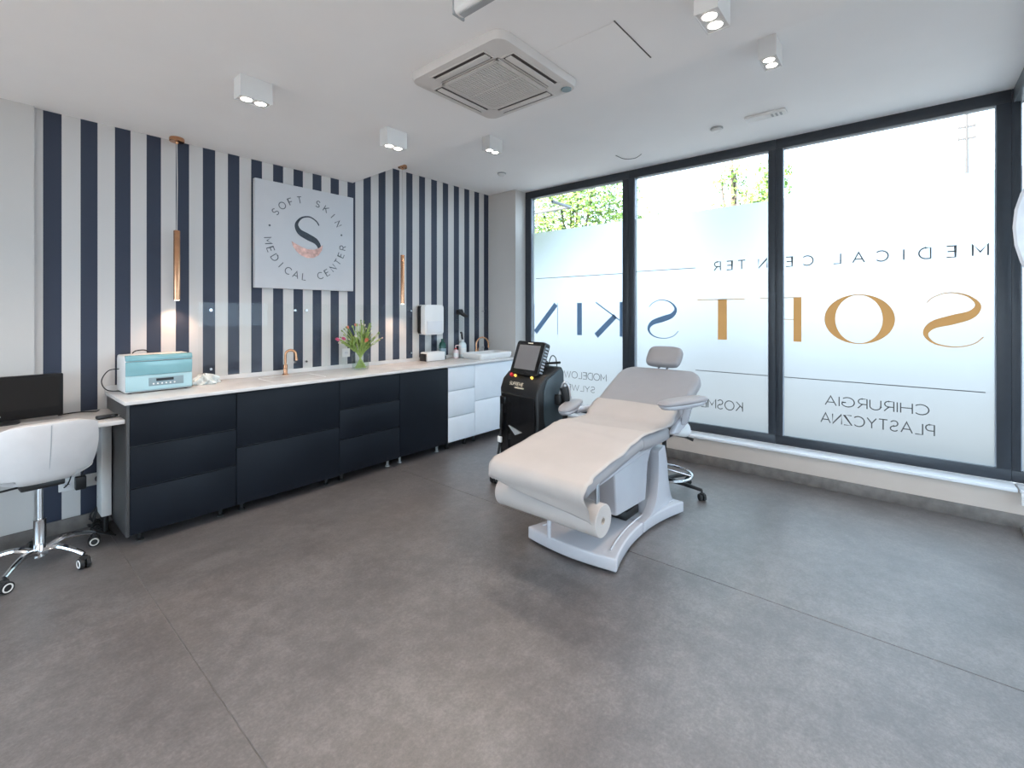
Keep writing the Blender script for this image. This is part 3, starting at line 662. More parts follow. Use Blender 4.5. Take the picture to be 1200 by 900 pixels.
t = thing('sink_basin', 'low rectangular white ceramic basin standing on the worktop by the pier', 'basin', (4.2, 3.93, ZT))
o_ = rrect(3.89, 4.46, 3.76, 4.09, .035, 5); m = MB(); n = len(o_); cx, cy = 4.175, 3.925
def sc(k, z): return [(cx + (a - cx) * k, cy + (b_ - cy) * k, z) for a, b_ in o_]
secs = [sc(.94, ZT), sc(.985, ZT + .02), sc(1.0, ZT + .062), sc(.985, ZT + .066), sc(.965, ZT + .064), sc(.95, ZT + .05), sc(.88, ZT + .015), sc(.5, ZT + .010)]
vs = sum(secs, []); fs = [[j * n + i, j * n + (i + 1) % n, (j + 1) * n + (i + 1) % n, (j + 1) * n + i] for j in range(len(secs) - 1) for i in range(n)]
fs.append(list(range(n))[::-1]); fs.append(list(range((len(secs) - 1) * n, len(secs) * n)))
m.add(vs, fs).build('bowl', M_WHITE, t, smooth=50)
MB().lathe([(.022, ZT + .0105), (.022, ZT + .013), (.015, ZT + .0135), (0, ZT + .012)], (cx, cy, 0), 18).build('drain', M_CHROME, t)

# undermounted sink cut-out near the first tap: thin steel rim
t = thing('sink_cutout', 'undermounted steel sink rim in the worktop under the nearest copper tap', 'sink', (1.8, 3.94, ZT))
o_ = rrect(1.58, 2.02, 3.76, 4.10, .04, 5); i_ = rrect(1.588, 2.012, 3.768, 4.092, .034, 5); n = len(o_)
m = MB(); vs = [(a, b_, ZT + .0012) for a, b_ in o_] + [(a, b_, ZT + .0012) for a, b_ in i_]
m.add(vs, [[k, (k + 1) % n, n + (k + 1) % n, n + k] for k in range(n)]).build('rim', M_SILL, t, smooth=0)

# vase with tulips
vx, vy = 2.50, 4.035
t = thing('flower_vase', 'clear glass cylinder vase holding a loose bunch of tulips', 'vase', (vx, vy, ZT))
MB().lathe([(0, .0), (.076, 0), (.080, .005), (.080, .150), (.0785, .151)], (vx, vy, ZT + .0005), 32, caps=False).build('glass', M_VASE, t)
MB().lathe([(0, .0075), (.071, .0075), (.074, .012), (.0745, .085)], (vx, vy, ZT), 28, caps=False).build('water', M_WATER, t)
rnd = random.Random(11)
def tulip_head(c, d, s, m_, par):
    d = Vector(d).normalized(); a = d.orthogonal().normalized(); b_ = d.cross(a); mb = MB()
    for k in range(6):
        th = k * math.pi / 3 + (.2 if k % 2 else 0); rr = s * (.40 if k % 2 else .46)
        def pf(u, v):
            ph = th + (u - .5) * 1.35 * math.sin(math.pi * min(v * .86 + .12, 1)); r = rr * (.28 + 1.0 * math.sin(math.pi * (v * .62 + .12)) * .82)
            return c + d * (s * 1.45 * v) + a * (r * math.cos(ph)) + b_ * (r * math.sin(ph))
        mb.grid(pf, 5, 6)
    mb.build('flower_head', m_, par, smooth=80)
heads = [(-.235, -.03, .295, M_PINK, .030), (-.015, -.11, .275, M_CORAL, .036), (-.195, -.06, .300, M_PINK, .030), (-.215, -.02, .265, M_CREAM, .02), (-.05, .0, .42, M_CORAL, .02), (.06, -.08, .325, M_CREAM, .02), (.115, -.07, .31, M_CREAM, .022), (-.12, .01, .40, M_CORAL, .02)]
for k in range(34):
    a = rnd.uniform(0, 2 * math.pi); q = rnd.random() ** .5; hx = .235 * q * math.cos(a); hy = .14 * q * math.sin(a)
    heads.append((hx, hy, .27 + .17 * (1 - q ** 2) + rnd.uniform(-.02, .03), rnd.choice([M_CREAM, M_STEM, M_STEM, M_LEAF, M_LEAF, M_ROSE]), rnd.uniform(.012, .019)))
for hx, hy, hz, mk, hs_ in heads:
    foot = Vector((vx - hx * .24 + rnd.uniform(-.012, .012), vy - hy * .3, ZT + .012)); hd = Vector((vx + hx, vy + hy, ZT + hz))
    mid = Vector((vx + hx * .16, vy + hy * .16, ZT + .155)); pts = spline([foot, mid, mid.lerp(hd, .55) + Vector((0, 0, .018)), hd], 5)
    so = MB().tube(pts, .0030, 7).build('stem', M_STEM, t)
    tulip_head(hd - Vector((0, 0, .004)), pts[-1] - pts[-3], hs_, mk, so)
    for q in range(2 if hz > .26 else 1):
        p0 = mid.lerp(hd, rnd.uniform(.05, .6)); a = rnd.uniform(0, 2 * math.pi); tip = p0 + Vector((.07 * math.cos(a) + hx * .3, .05 * math.sin(a) + hy * .3, rnd.uniform(.03, .09)))
        c_ = spline([p0, p0.lerp(tip, .5) + Vector((0, 0, .015)), tip], 4); n = len(c_); wv = rnd.uniform(.007, .012)
        side = Vector((-math.sin(a), math.cos(a), rnd.uniform(-.6, .6))).normalized(); up = Vector((math.cos(a), math.sin(a), .4)) * .3
        wd = [wv * math.sin(math.pi * (i / (n - 1)) ** .7 * .96 + .1) for i in range(n)]
        MB().add(sum([[p - side * w_ + up * w_, p, p + side * w_ + up * w_] for p, w_ in zip(c_, wd)], []), [[i * 3 + j, i * 3 + j + 1, i * 3 + j + 4, i * 3 + j + 3] for i in range(n - 1) for j in (0, 1)]).build('leaf', rnd.choice([M_LEAF, M_LEAF, M_STEM]), so, smooth=80)

# sockets
def socket(x, z, n, lab, parent_axis='Y', yy=YW):
    t = thing('wall_socket', lab, 'socket', (x, yy, z))
    wdt = .075 * n + .008
    pl = MB().box(x - wdt / 2, x + wdt / 2, yy - .011, yy - .001, z - .042, z + .042, bev=.004).build('plate', M_WHITE, t)
    for k in range(n):
        cx = x - wdt / 2 + .004 + .075 * (k + .5)
        MB().cyl((cx, yy - .0115, z), (cx, yy - .009, z), .021, seg=18).build('insert', M_SILL, t)
        for s in (-.009, .009): MB().cyl((cx + s, yy - .013, z), (cx + s, yy - .0112, z), .0028, seg=8).build('hole', M_BLACK, t)
    return t
socket(2.455, 1.06, 1, 'white wall socket on the striped wall just behind the tulip vase', yy=4.225)
t = socket(.53, .315, 3, 'white triple wall socket with black plugs under the desk')
MB().cyl((.615, 4.239, .315), (.615, 4.205, .315), .024, .020, 16).build('plug', M_BLACK, t)
MB().box(.49, .545, 4.19, 4.239, .275, .36, bev=.006).build('plug', M_BLACK, t)
for pts in ([(.615, 4.20, .315), (.61, 4.15, .28), (.60, 4.16, .20), (.63, 4.2, .12)], [(.52, 4.2, .36), (.53, 4.17, .45), (.49, 4.18, .52), (.40, 4.2, .60)], [(.44, 4.235, .30), (.455, 4.2, .33), (.47, 4.19, .39), (.47, 4.2, .45)]):
    MB().tube(spline(pts, 6), .004, 7).build('cable', M_RUBBER, t)

# paper towel dispenser + boxes + bottles near basin
t = thing('paper_towel_dispenser', 'white wall paper towel dispenser with rounded corners over the worktop', 'dispenser', (3.49, 4.13, 1.24))
MB().prism(rrect(3.345, 3.625, 1.205, 1.545, .035, 5), 4.10, 4.224, 'Y', bev=.008).build('cover', M_WHITE, t)
MB().prism(rrect(3.339, 3.42, 1.212, 1.538, .03, 4), 4.17, 4.222, 'Y').build('side_band', M_BLACK, t)
MB().box(3.375, 3.60, 4.092, 4.104, 1.225, 1.36, bev=.006).build('tray', M_SILL, t)
t = thing('glove_box', 'low white box on the worktop below the paper towel dispenser', 'box', (3.49, 4.14, ZT))
MB().box(3.36, 3.62, 4.07, 4.20, ZT + .001, ZT + .10, bev=.008).build('carton', M_WHITE, t)
MB().box(3.352, 3.361, 4.09, 4.20, ZT + .002, ZT + .085, bev=.003).build('end_label', M_BLACK, t)
MB().prism(rrect(3.42, 3.56, 4.105, 4.165, .025, 4), ZT + .1, ZT + .1025, 'Z').build('opening', M_SILL, t)
def bottle(name, lab, x, y, r, h, m_, cap, pump=None, lever=False):
    t = thing(name, lab, 'bottle', (x, y, ZT), group=None)
    MB().lathe([(r * .9, 0), (r, .006), (r, h * .72), (r * .8, h * .82), (r * .35, h * .9), (r * .35, h * .93)], (x, y, ZT), 22).build('body', m_, t)
    MB().lathe([(r * .42, h * .91), (r * .42, h), (r * .3, h * 1.02), (0, h * 1.02)], (x, y, ZT), 16).build('cap', cap, t)
    MB().lathe([(r * 1.01, h * .18), (r * 1.012, h * .55)], (x, y, ZT), 22).build('label', M_WHITE if m_ is not M_GREENB else M_PANEL, t)
    if pump:
        MB().tube(spline([(x, y, ZT + h), (x, y, ZT + h + .03), (x + .02, y - .02, ZT + h + .035), (x + .05, y - .05, ZT + h + .02)], 5), .005, 8).build('pump_spout', pump, t)
    if lever:
        MB().tube(spline([(x, y, ZT + h), (x - .01, y, ZT + h + .05), (x - .03, y - .02, ZT + h + .085), (x - .075, y - .05, ZT + h + .09)], 6), .012, 8).build('dosing_lever', M_BLACK, t)
bottle('disinfectant_bottle', 'dark green bottle on the worktop between towel dispenser and basin', 3.665, 4.17, .042, .235, M_GREENB, M_GREENB)
bottle('soap_bottle', 'small pale pink pump bottle on the worktop beside the clear bottle', 3.84, 4.13, .035, .12, M_PINKB, M_RED, M_PINKB)
bottle('soap_bottle', 'clear bottle with black dosing lever on the worktop beside the basin tap', 3.985, 4.165, .048, .215, M_CLEARB, M_WHITE, None, True)
t = thing('soap_dispenser', 'clear wall dispenser with black elbow lever above the soap bottles', 'dispenser', (3.93, 4.2, 1.25))
MB().box(3.915, 4.005, 4.165, 4.222, 1.22, 1.46, bev=.012).build('tank', M_SPLASH, t)
MB().prism([(4.15, 1.46), (4.06, 1.41), (4.065, 1.395), (4.15, 1.43), (4.215, 1.43), (4.215, 1.49), (4.17, 1.50)], 3.925, 3.995, 'X', bev=.006).build('elbow_lever', M_BLACK, t)

# ------------------------------------------------------------------ desk corner
t = thing('desk', 'white wall desk beside the navy cabinets with a leg panel', 'desk', (0, 3.97, 0))
box('desk_top', M_TOP, (-.9, .654, 3.672, 4.205, .768, .795), t, bev=.003)
box('leg_panel', M_WHITE, (.596, .648, 4.03, 4.195, .11, .767), t, bev=.003)
for yy in (4.05, 4.16): MB().cyl((.622, yy, 0), (.622, yy, .11), .016, .014, 12).build('foot', M_BLACK, t)
box('leg_panel', M_WHITE, (-.88, -.86, 3.72, 4.195, .0, .767), t, bev=.003)
t = thing('computer_monitor', 'black flat monitor standing on the desk', 'monitor', (.10, 4.06, .795))
MB().box(-.125, .415, 4.03, 4.065, .815, 1.075, bev=.006).build('housing', M_BEZEL, t)
MB().box(-.108, .400, 4.0285, 4.0305, .872, 1.060).build('screen', M_TFT, t, smooth=0)
MB().box(.10, .15, 4.0288, 4.0302, .840, .847).build('maker_mark', M_FOOT, t, smooth=0)
MB().cyl((.125, 4.075, .80), (.125, 4.075, .93), .018, .018, 14).box(.11, .14, 4.06, 4.08, .9, .96).build('stand', M_BLACK, t)
MB().prism(rrect(.02, .23, 3.99, 4.15, .04, 5), .7955, .806, 'Z', bev=.003).build('stand_base', M_BLACK, t)
t = MB()
t.tube(spline([(.40, 4.12, .80), (.46, 4.10, .808), (.52, 4.12, .803), (.575, 4.10, .80), (.60, 4.14, .80)], 6), .004, 7)
tag(t.build('monitor_cable', M_RUBBER), 'thin dark cable lying across the desk behind the monitor', 'cable')
t = thing('car_key_bunch', 'small black key pouch lying on the desk next to the cabinet', 'key pouch', (.585, 3.80, .795))
MB().box(-.05, .03, -.022, .022, .001, .024, bev=.009, seg=3, m=Matrix.Rotation(.25, 4, 'Z')).build('pouch', M_BLACK, t, world=False)
MB().box(-.03, .012, -.018, .018, .018, .034, bev=.007, seg=3, m=Matrix.Translation((.04, -.008, -.012)) @ Matrix.Rotation(-.5, 4, 'Z')).build('fob', M_BLACKG, t, world=False)
MB().tube([(.06 + .016 * math.cos(a * .5), .012 + .016 * math.sin(a * .5), .005) for a in range(13)], .0025, 6, closed=True).build('ring', M_CHROME, t, world=False)
t = MB()
for s in range(5):
    rr = random.Random(s); t.tube(spline([(.55 + rr.uniform(0, .09), 4.16 + rr.uniform(-.05, .04), .006 + .13 * (1 - k / 5) * rr.uniform(.3, 1)) if k else (.60, 4.19, .14) for k in range(6)] + [(.62 + s * .008, 4.05 - s * .03, .006)], 5), .005, 6)
tag(t.build('cable_bundle', M_RUBBER), 'tangle of black cables on the floor at the foot of the desk leg', 'cable')

# office chair
cx, cy = .292, 3.78
t = thing('office_chair', 'white leatherette shell office chair on a chrome five-star base at the desk', 'chair', (cx, cy, 0), R(4))
def shell(u, v):
    a = (u - .5) * 2; # across
    # v 0 = front of seat, 1 = top of back (back towards -y)
    if v < .5:
        k = v / .5; y = .22 - .40 * k; z = .570 - .018 * math.sin(math.pi * k) + .0 * k; hw_ = .165 + .01 * math.sin(math.pi * k); z += .04 * a ** 4 * (.4 + .6 * k)
    else:
        k = (v - .5) / .5; y = -.18 - .055 * math.sin(k * math.pi / 2) - .02 * k; z = .570 + .02 * k + .275 * k ** 1.15; hw_ = .162 + .024 * math.sin(min(1, k * 1.6) * math.pi / 2) - .014 * k ** 4; y += .10 * abs(a) ** 2.4 * (1 - .35 * k)
    return a, y, z, hw_
def sh(u, v, off=0.0):
    a, y, z, hw_ = shell(u, v); top = max(0, (v - .5) / .5)
    zz = z - .035 * top ** 3 * abs(a) ** 4
    if v >= .5: y -= off
    else: zz -= off
    if .42 < v < .6: q = (v - .42) / .18; y -= 0; 
    return Vector((a * hw_, y, zz))
m = MB(); nu, nv = 25, 33
def closed_shell(th):
    top = [[sh(i / (nu - 1), j / (nv - 1)) for i in range(nu)] for j in range(nv)]
    m = MB(); m.add([p for r in top for p in r], [[j * nu + i, j * nu + i + 1, (j + 1) * nu + i + 1, (j + 1) * nu + i] for j in range(nv - 1) for i in range(nu - 1)])
    return m
o = closed_shell(.05).build('seat_shell', M_LEATHER, t, smooth=80, world=False, solid=-.05)
bv = o.modifiers.new('bev', 'BEVEL'); bv.width = .02; bv.segments = 3; bv.angle_limit = R(50)
MB().tube([sh(.5, .56 + .42 * k / 10, .0) + Vector((0, -.0515, 0)) for k in range(11)], .0022, 6).build('seam', M_FOOT, t, world=False)
MB().tube([sh(.5, .56 + .42 * k / 10, .0) + Vector((0, .003, 0)) for k in range(11)], .0022, 6).build('seam', M_FOOT, t, world=False)
MB().box(-.09, .09, -.10, .12, .470, .505, bev=.008).build('tilt_plate', M_BLACK, t, world=False)
MB().tube([(-.06, -.02, .485), (-.20, -.05, .485), (-.235, -.055, .475)], [.006, .006, .010], 8).build('height_lever', M_BLACK, t, world=False)
MB().lathe([(.014, .26), (.014, .475)], (0, 0, 0), 18).build('piston', M_CHROME, t, world=False)
MB().lathe([(.0, .06), (.030, .062), (.032, .10), (.027, .11), (.027, .27), (.029, .275), (.016, .278)], (0, 0, 0), 22).build('column', M_CHROME, t, world=False)
def caster(par, x, y, rz, r=.030, ringm=M_WHITE, name='caster'):
    d = Vector((math.cos(rz), math.sin(rz), 0)); 
    c = MB()
    for s in (-1, 1):
        c.cyl(Vector((x, y, r)) + d * (s * .006), Vector((x, y, r)) + d * (s * .024), r, seg=20)
    o = c.build(name, M_RUBBER, par, world=False)
    h = MB()
    for s in (-1, 1): h.tube([Vector((x, y, r)) + d * (s * .0245) + (d.cross(Vector((0, 0, 1))) * math.cos(a) + Vector((0, 0, 1)) * math.sin(a)) * (r * .66) for a in [2 * math.pi * k / 18 for k in range(18)]], .0035, 6, closed=True)
    h.build('hub_ring', ringm, o, world=False)
    MB().cyl((x, y, r), (x, y, r * 2 + .03), .006, seg=8).box(x - .018, x + .018, y - .018, y + .018, r * 1.7, r * 2.25, bev=.006).build('fork', M_RUBBER, o, world=False)
for k in range(5):
    a = R(-56 + 72 * k); d = Vector((math.cos(a), math.sin(a), 0)); L = .262
    pts = spline([d * .015 + Vector((0, 0, .085)), d * .10 + Vector((0, 0, .118)), d * .19 + Vector((0, 0, .105)), d * L + Vector((0, 0, .080))], 5)
    MB().tube(pts, [.019 - .007 * i / (len(pts) - 1) for i in range(len(pts))], 10).build('base_arm', M_CHROME, t, world=False)
    caster(t, d.x * L, d.y * L, a + 1.1)

# ------------------------------------------------------------------ treatment chair
CYc = 1.53
t = thing('treatment_chair', 'pale grey electric treatment couch with raised back and padded headrest by the window', 'treatment couch', (2.85, CYc, 0))
def base_outline(xa, xb):
    out = []
    f = lambda x: .315 - .085 * max(0, 1 - ((x - 2.86) / .53) ** 2) if 1 else 0
    xs = [xa + (xb - xa) * k / 12 for k in range(13)]
    out += [(x, CYc - f(x)) for x in xs]
    if xb > 3.3: out += [(xb + .012 * math.sin(math.pi * k / 6), CYc - .315 + .63 * k / 6) for k in range(1, 6)]
    out += [(x, CYc + f(x)) for x in xs[::-1]]
    if xa < 2.4: out += [(xa - .035 * math.sin(math.pi * k / 8), CYc + .315 - .63 * k / 8) for k in range(1, 8)]
    return out
for nm, xa, xb in (('base_cover', 2.335, 2.868), ('base_cover', 2.872, 3.37)):
    MB().prism(base_outline(xa, xb), .014, .092, 'Z', bev=.012, seg=3).build(nm, M_WHITE2, t)
# raised inset ridges on the base
m = MB()
for s in (-1, 1):
    pts = [(2.40 + .92 * k / 16, CYc + s * (.262 - .085 * max(0, 1 - ((2.40 + .92 * k / 16 - 2.86) / .53) ** 2)), .094) for k in range(17)]
    m.tube(pts, .006, 6)
m.build('base_ridge', M_WHITE2, t)
for sx in (2.42, 3.28):
    for sy in (CYc - .22, CYc + .22): MB().cyl((sx, sy, 0), (sx, sy, .016), .025, seg=14).build('foot', M_RUBBER, t)
# rear column: tall cover with concave front
colp = []
fr = spline([(2.86, .092, 0), (2.97, .105, 0), (3.05, .17, 0), (3.085, .27, 0), (3.095, .40, 0), (3.09, .50, 0)], 5)
colp = [(p.x, p.y) for p in fr] + [(3.20, .52), (3.235, .42), (3.26, .28), (3.30, .16), (3.345, .092)]
MB().prism(colp, CYc - .235, CYc - .175, 'Y', bev=.012, seg=3).prism(colp, CYc + .175, CYc + .235, 'Y', bev=.012, seg=3).prism([(2.99, .092), (3.06, .17), (3.10, .28), (3.11, .50), (3.19, .50), (3.22, .42), (3.25, .28), (3.29, .16), (3.33, .092)], CYc - .18, CYc + .18, 'Y').build('column', M_WHITE2, t)
# lift mechanism
MB().box(2.80, 2.99, CYc - .14, CYc + .14, .092, .15, bev=.01).build('lift_motor', M_BLACK, t)
MB().cyl((2.85, CYc - .10, .13), (2.66, CYc - .10, .42), .022, seg=14).cyl((2.85, CYc + .10, .13), (2.66, CYc + .10, .42), .022, seg=14).build('lift_strut', M_STEEL, t)
# skirt under seat
sk = [(2.545, .225), (2.955, .20), (2.99, .44), (3.10, .60), (2.50, .60), (2.52, .45)]
MB().prism(sk, CYc - .205, CYc + .205, 'Y', bev=.015, seg=3).build('seat_skirt', M_WHITE2, t)
def pad(profile, hwf, th, name, m_, par=None, rnd_=.035, nsub=1):
    """profile: (x,z) top line; lofted rounded slab."""
    P = spline([(a, b_, 0) for a, b_ in profile], 8); n = len(P); secs = []
    for i, p in enumerate(P):
        d = (P[min(i + 1, n - 1)] - P[max(i - 1, 0)]).normalized(); nn = Vector((-d.y, d.x)); h_ = hwf(i / (n - 1))
        e = min(i, n - 1 - i); sh_ = 1.0
        ring_ = []
        for a, b_ in rrect(-h_, h_, -th, 0, min(rnd_, th * .48), 4): ring_.append(Vector((p.x + nn.x * b_, CYc + a, p.y + nn.y * b_)))
        secs.append(ring_)
    # rounded ends
    def endcap(i, dirn):
        c = sum(secs[i], Vector()) / len(secs[i]); d = Vector(((P[min(i + 1, n - 1)] - P[max(i - 1, 0)]).x, 0, (P[min(i + 1, n - 1)] - P[max(i - 1, 0)]).y)).normalized() * dirn
        out = []
        for k, (ps, s) in enumerate(((.010, .93), (.022, .80), (.028, .55))):
            r_ = []
            for v in secs[i]:
                q = v - c; r_.append(c + d * ps + Vector((q.x * (1 - (1 - s) * 1.0), q.y - math.copysign(min(abs(q.y), (1 - s) * .09), q.y), q.z * s)))
            out.append(r_)
        return out
    allsec = endcap(0, -1)[::-1] + secs + endcap(n - 1, 1)
    k = len(allsec[0]); vs = sum(allsec, []); fs = [[j * k + i, j * k + (i + 1) % k, (j + 1) * k + (i + 1) % k, (j + 1) * k + i] for j in range(len(allsec) - 1) for i in range(k)]
    fs.append(list(range(k))[::-1]); fs.append(list(range((len(allsec) - 1) * k, len(allsec) * k)))
    return MB().add(vs, fs).build(name, m_, par or t, smooth=60)
pad([(2.02, .585), (2.10, .607), (2.4, .652), (2.68, .692)], lambda u: .308, .085, 'leg_rest', M_UPH)
pad([(2.70, .692), (2.90, .680), (3.10, .678)], lambda u: .308, .095, 'seat', M_UPH)
MB().box(2.12, 3.12, CYc - .26, CYc + .26, .535, .592, bev=.012, m=Matrix.Translation((2.62, 0, .56)) @ Matrix.Rotation(R(-4.5), 4, 'Y') @ Matrix.Translation((-2.62, 0, -.56))).build('seat_frame', M_WHITE2, t)
def bw(u): return .318 + .022 * min(1, u * 1.6) - .055 * max(0, (u - .86) / .14) ** 2
pad([(3.125, .715), (3.20, .762), (3.42, .868), (3.69, .992)], bw, .095, 'backrest', M_UPH)
bs = MB().prism([(3.10, .60), (3.16, .635), (3.62, .86), (3.60, .90), (3.15, .69), (3.06, .65)], CYc - .27, CYc + .27, 'Y', bev=.015, seg=3).build('back_shell', M_WHITE2, t)
for s in (-1, 1):
    MB().prism([(3.08, .64), (3.18, .70), (3.36, .785), (3.40, .73), (3.36, .665), (3.18, .62)], CYc + s * .322 - .022, CYc + s * .322 + .022, 'Y', bev=.012, seg=3).build('side_cover', M_WHITE2, t)
# headrest
for s in (-.035, .035): MB().cyl((3.62, CYc + s, .93), (3.79, CYc + s, 1.02), .008, seg=10).build('headrest_rod', M_CHROME, t)
hrot = Matrix.Translation((3.80, CYc + .012, 1.085)) @ Matrix.Rotation(R(-50), 4, 'Y')
ol = [(-.092, -.105), (-.096, 0), (-.092, .105), (-.06, .140), (.03, .146), (.075, .130), (.092, .09), (.095, 0), (.092, -.09), (.075, -.130), (.03, -.146), (-.06, -.140)]
hp = spline([(a, b_, 0) for a, b_ in ol], 4, True)
m = MB(); lay = []
for zz, s in ((-.036, .80), (-.028, .93), (-.012, 1.0), (.012, 1.0), (.028, .94), (.037, .80), (.040, .45)): lay.append([hrot @ Vector((p.x * s, p.y * s, zz)) for p in hp])
k = len(hp); m.add(sum(lay, []), [[j * k + i, j * k + (i + 1) % k, (j + 1) * k + (i + 1) % k, (j + 1) * k + i] for j in range(len(lay) - 1) for i in range(k)] + [list(range(k))[::-1], list(range((len(lay) - 1) * k, len(lay) * k))])
m.build('headrest', M_UPH, t, smooth=60)
# arm rests
for s in (-1, 1):
    a0, a1 = (Vector((2.87, CYc - .335, .868)), Vector((3.33, CYc - .47, .868))) if s < 0 else (Vector((2.80, CYc + .36, .745)), Vector((3.14, CYc + .475, .745))); d = (a1 - a0).normalized(); sd_ = Vector((-d.y, d.x, 0))
    op = spline([(a0 + d * (x * .47) + sd_ * y) for x, y in ((0, .0), (.06, .040), (.3, .060), (.7, .062), (.95, .045), (1.0, 0), (.95, -.045), (.7, -.062), (.3, -.060), (.06, -.040))], 4, True)
    c_ = (a0 + a1) / 2; lay = []
    for zz, k_ in ((-.014, .92), (-.011, .98), (0, 1.0), (.010, .95), (.016, .80), (.018, .4)): lay.append([c_ + (p - c_) * k_ + Vector((0, 0, zz)) for p in op])
    k = len(op); m = MB().add(sum(lay, []), [[j * k + i, j * k + (i + 1) % k, (j + 1) * k + (i + 1) % k, (j + 1) * k + i] for j in range(len(lay) - 1) for i in range(k)] + [list(range(k))[::-1], list(range((len(lay) - 1) * k, len(lay) * k))])
    ao = m.build('arm_rest', M_UPH, t, smooth=60)
    lay = []
    for zz, k_ in ((-.046, .60), (-.038, .84), (-.019, .95), (-.0145, .93)): lay.append([c_ + (p - c_) * k_ + Vector((0, 0, zz)) for p in op])
    m = MB().add(sum(lay, []), [[j * k + i, j * k + (i + 1) % k, (j + 1) * k + (i + 1) % k, (j + 1) * k + i] for j in range(len(lay) - 1) for i in range(k)] + [list(range(k))[::-1], list(range((len(lay) - 1) * k, len(lay) * k))])
    m.build('arm_cover', M_WHITE2, ao, smooth=60)
    MB().tube([(a0 + a1) / 2 + Vector((.09, 0, -.04)), (3.24, CYc + s * .36, .70), (3.24, CYc + s * .31, .68)], [.028, .024, .024], 12).build('arm_bracket', M_WHITE2, ao)
# roll holder
for s in (-1, 1): MB().box(2.13, 2.16, CYc + s * .30 - .008, CYc + s * .30 + .008, .375, .56, bev=.004).build('roll_bracket', M_STEEL, t)
MB().cyl((2.30, CYc + .12, .092), (2.30, CYc + .12, .30), .012, seg=12).build('foot_switch_post', M_WHITE2, t)

# paper roll with sheet over the couch
t = thing('paper_roll', 'cream couch paper roll with its sheet pulled over the treatment couch', 'paper roll', (2.145, CYc, .375))
MB().lathe([(.020, -.335), (.082, -.337), (.085, -.333), (.085, .343), (.082, .347), (.020, .345), (.020, -.335)], (2.145, CYc, .375), 36, 'Y', False).build('roll', M_PAPER, t, smooth=40)
MB().lathe([(.0198, -.336), (.017, -.336), (.017, .345), (.0198, .345)], (2.145, CYc, .375), 20, 'Y', False).build('core', M_LOWWALL, t)
line = [(2.030, .40), (2.012, .47), (1.985, .54), (2.000, .585), (2.04, .602), (2.10, .616), (2.25, .640), (2.4, .662), (2.55, .685), (2.68, .702), (2.80, .697), (2.95, .690), (3.07, .690), (3.13, .728), (3.18, .763), (3.225, .788)]
P = spline([(a, b_, 0) for a, b_ in line], 5); n = len(P); NW = 29; rn = random.Random(5)
ph = [rn.uniform(0, 6.28) for _ in range(6)]
def paper(u, v):
    f = v * (n - 1); i = min(int(f), n - 2); p = P[i].lerp(P[i + 1], f - i)
    yv = CYc + (u - .5) * .645 + (.016 * math.sin(7 * v + 1) + .010 * math.sin(31 * v) + .006 * math.sin(67 * v + 2)) * (u - .5)
    d = (P[i + 1] - P[i]).normalized(); nn = Vector((-d.y, d.x))
    wob = .005 + .0045 * math.sin(9 * v + 3 * u + ph[0]) * math.sin(5 * u + ph[1]) + .0032 * math.sin(23 * v + ph[2] + 2 * u) + .004 * math.exp(-((v - .52 - .05 * u) / .012) ** 2) + .004 * math.exp(-((v - .64 + .03 * u) / .010) ** 2)
    edge = max(0, abs(u - .5) - .46) / .04
    x, z = p.x + nn.x * wob, p.y + nn.y * wob - .006 * edge ** 2
    if v < .10:   # hanging hem lower on the right hand side
        k = (.10 - v) / .10; z += k * (.085 * u - .0); x += .012 * math.sin(6 * u + 1) * k - .004 * k
    return Vector((x, yv, z))
MB().grid(paper, NW, 90).build('sheet', M_PAPER, t, smooth=180, solid=.0008)

# rolling stool behind the couch
sx_, sy_ = 3.705, 1.505
t = thing('rolling_stool', 'saddle stool with chrome foot ring and black castors behind the treatment couch', 'stool', (sx_, sy_, 0), R(0))
def sad(u, v):
    a = 2 * math.pi * u; r = (1.0 if v < .6 else math.cos((v - .6) / .4 * math.pi / 2) ** .6)
    prof = [(.0, .49), (.12, .488), (.17, .50), (.185, .525), (.18, .555), (.14, .575), (.0, .562)]
    f = v * 6; i = min(int(f), 5); rr, zz = Vector(prof[i]).lerp(Vector(prof[i + 1]), f - i)
    zz += .045 * (rr / .18) ** 2 * math.cos(2 * a) * .6
    return Vector((rr * math.cos(a), rr * 1.12 * math.sin(a), zz))
MB().grid(sad, 36, 13, True).build('seat', M_LEATHER, t, smooth=70, world=False)
MB().box(-.07, .07, -.07, .07, .455, .492, bev=.01).build('seat_plate', M_BLACK, t, world=False)
MB().tube([(.02, -.03, .47), (.05, -.16, .455), (.06, -.215, .44)], [.006, .009, .013], 10).build('lever', M_BLACK, t, world=False)
MB().lathe([(.018, .23), (.018, .46)], (0, 0, 0), 16).build('piston', M_BLACK, t, world=False)
MB().lathe([(0, .075), (.028, .076), (.028, .23), (.02, .235)], (0, 0, 0), 18).build('column', M_CHROME, t, world=False)
MB().tube([(.215 * math.cos(R(a)), .215 * math.sin(R(a)), .150) for a in range(0, 360, 12)], .0095, 10, closed=True).build('foot_ring', M_CHROME, t, world=False)
for a in (45, 165, 285): MB().tube([(.02 * math.cos(R(a)), .02 * math.sin(R(a)), .18), (.21 * math.cos(R(a)), .21 * math.sin(R(a)), .150)], .006, 8).build('ring_spoke', M_CHROME, t, world=False)
for k in range(5):
    a = R(-90 + 72 * k); d = Vector((math.cos(a), math.sin(a), 0)); L = .30
    MB().tube([d * .02 + Vector((0, 0, .10)), d * .16 + Vector((0, 0, .095)), d * L + Vector((0, 0, .078))], [.018, .016, .012], 10).build('base_arm', M_BLACK, t, world=False)
    caster(t, d.x * L, d.y * L, a + .8, .026, M_RUBBER)

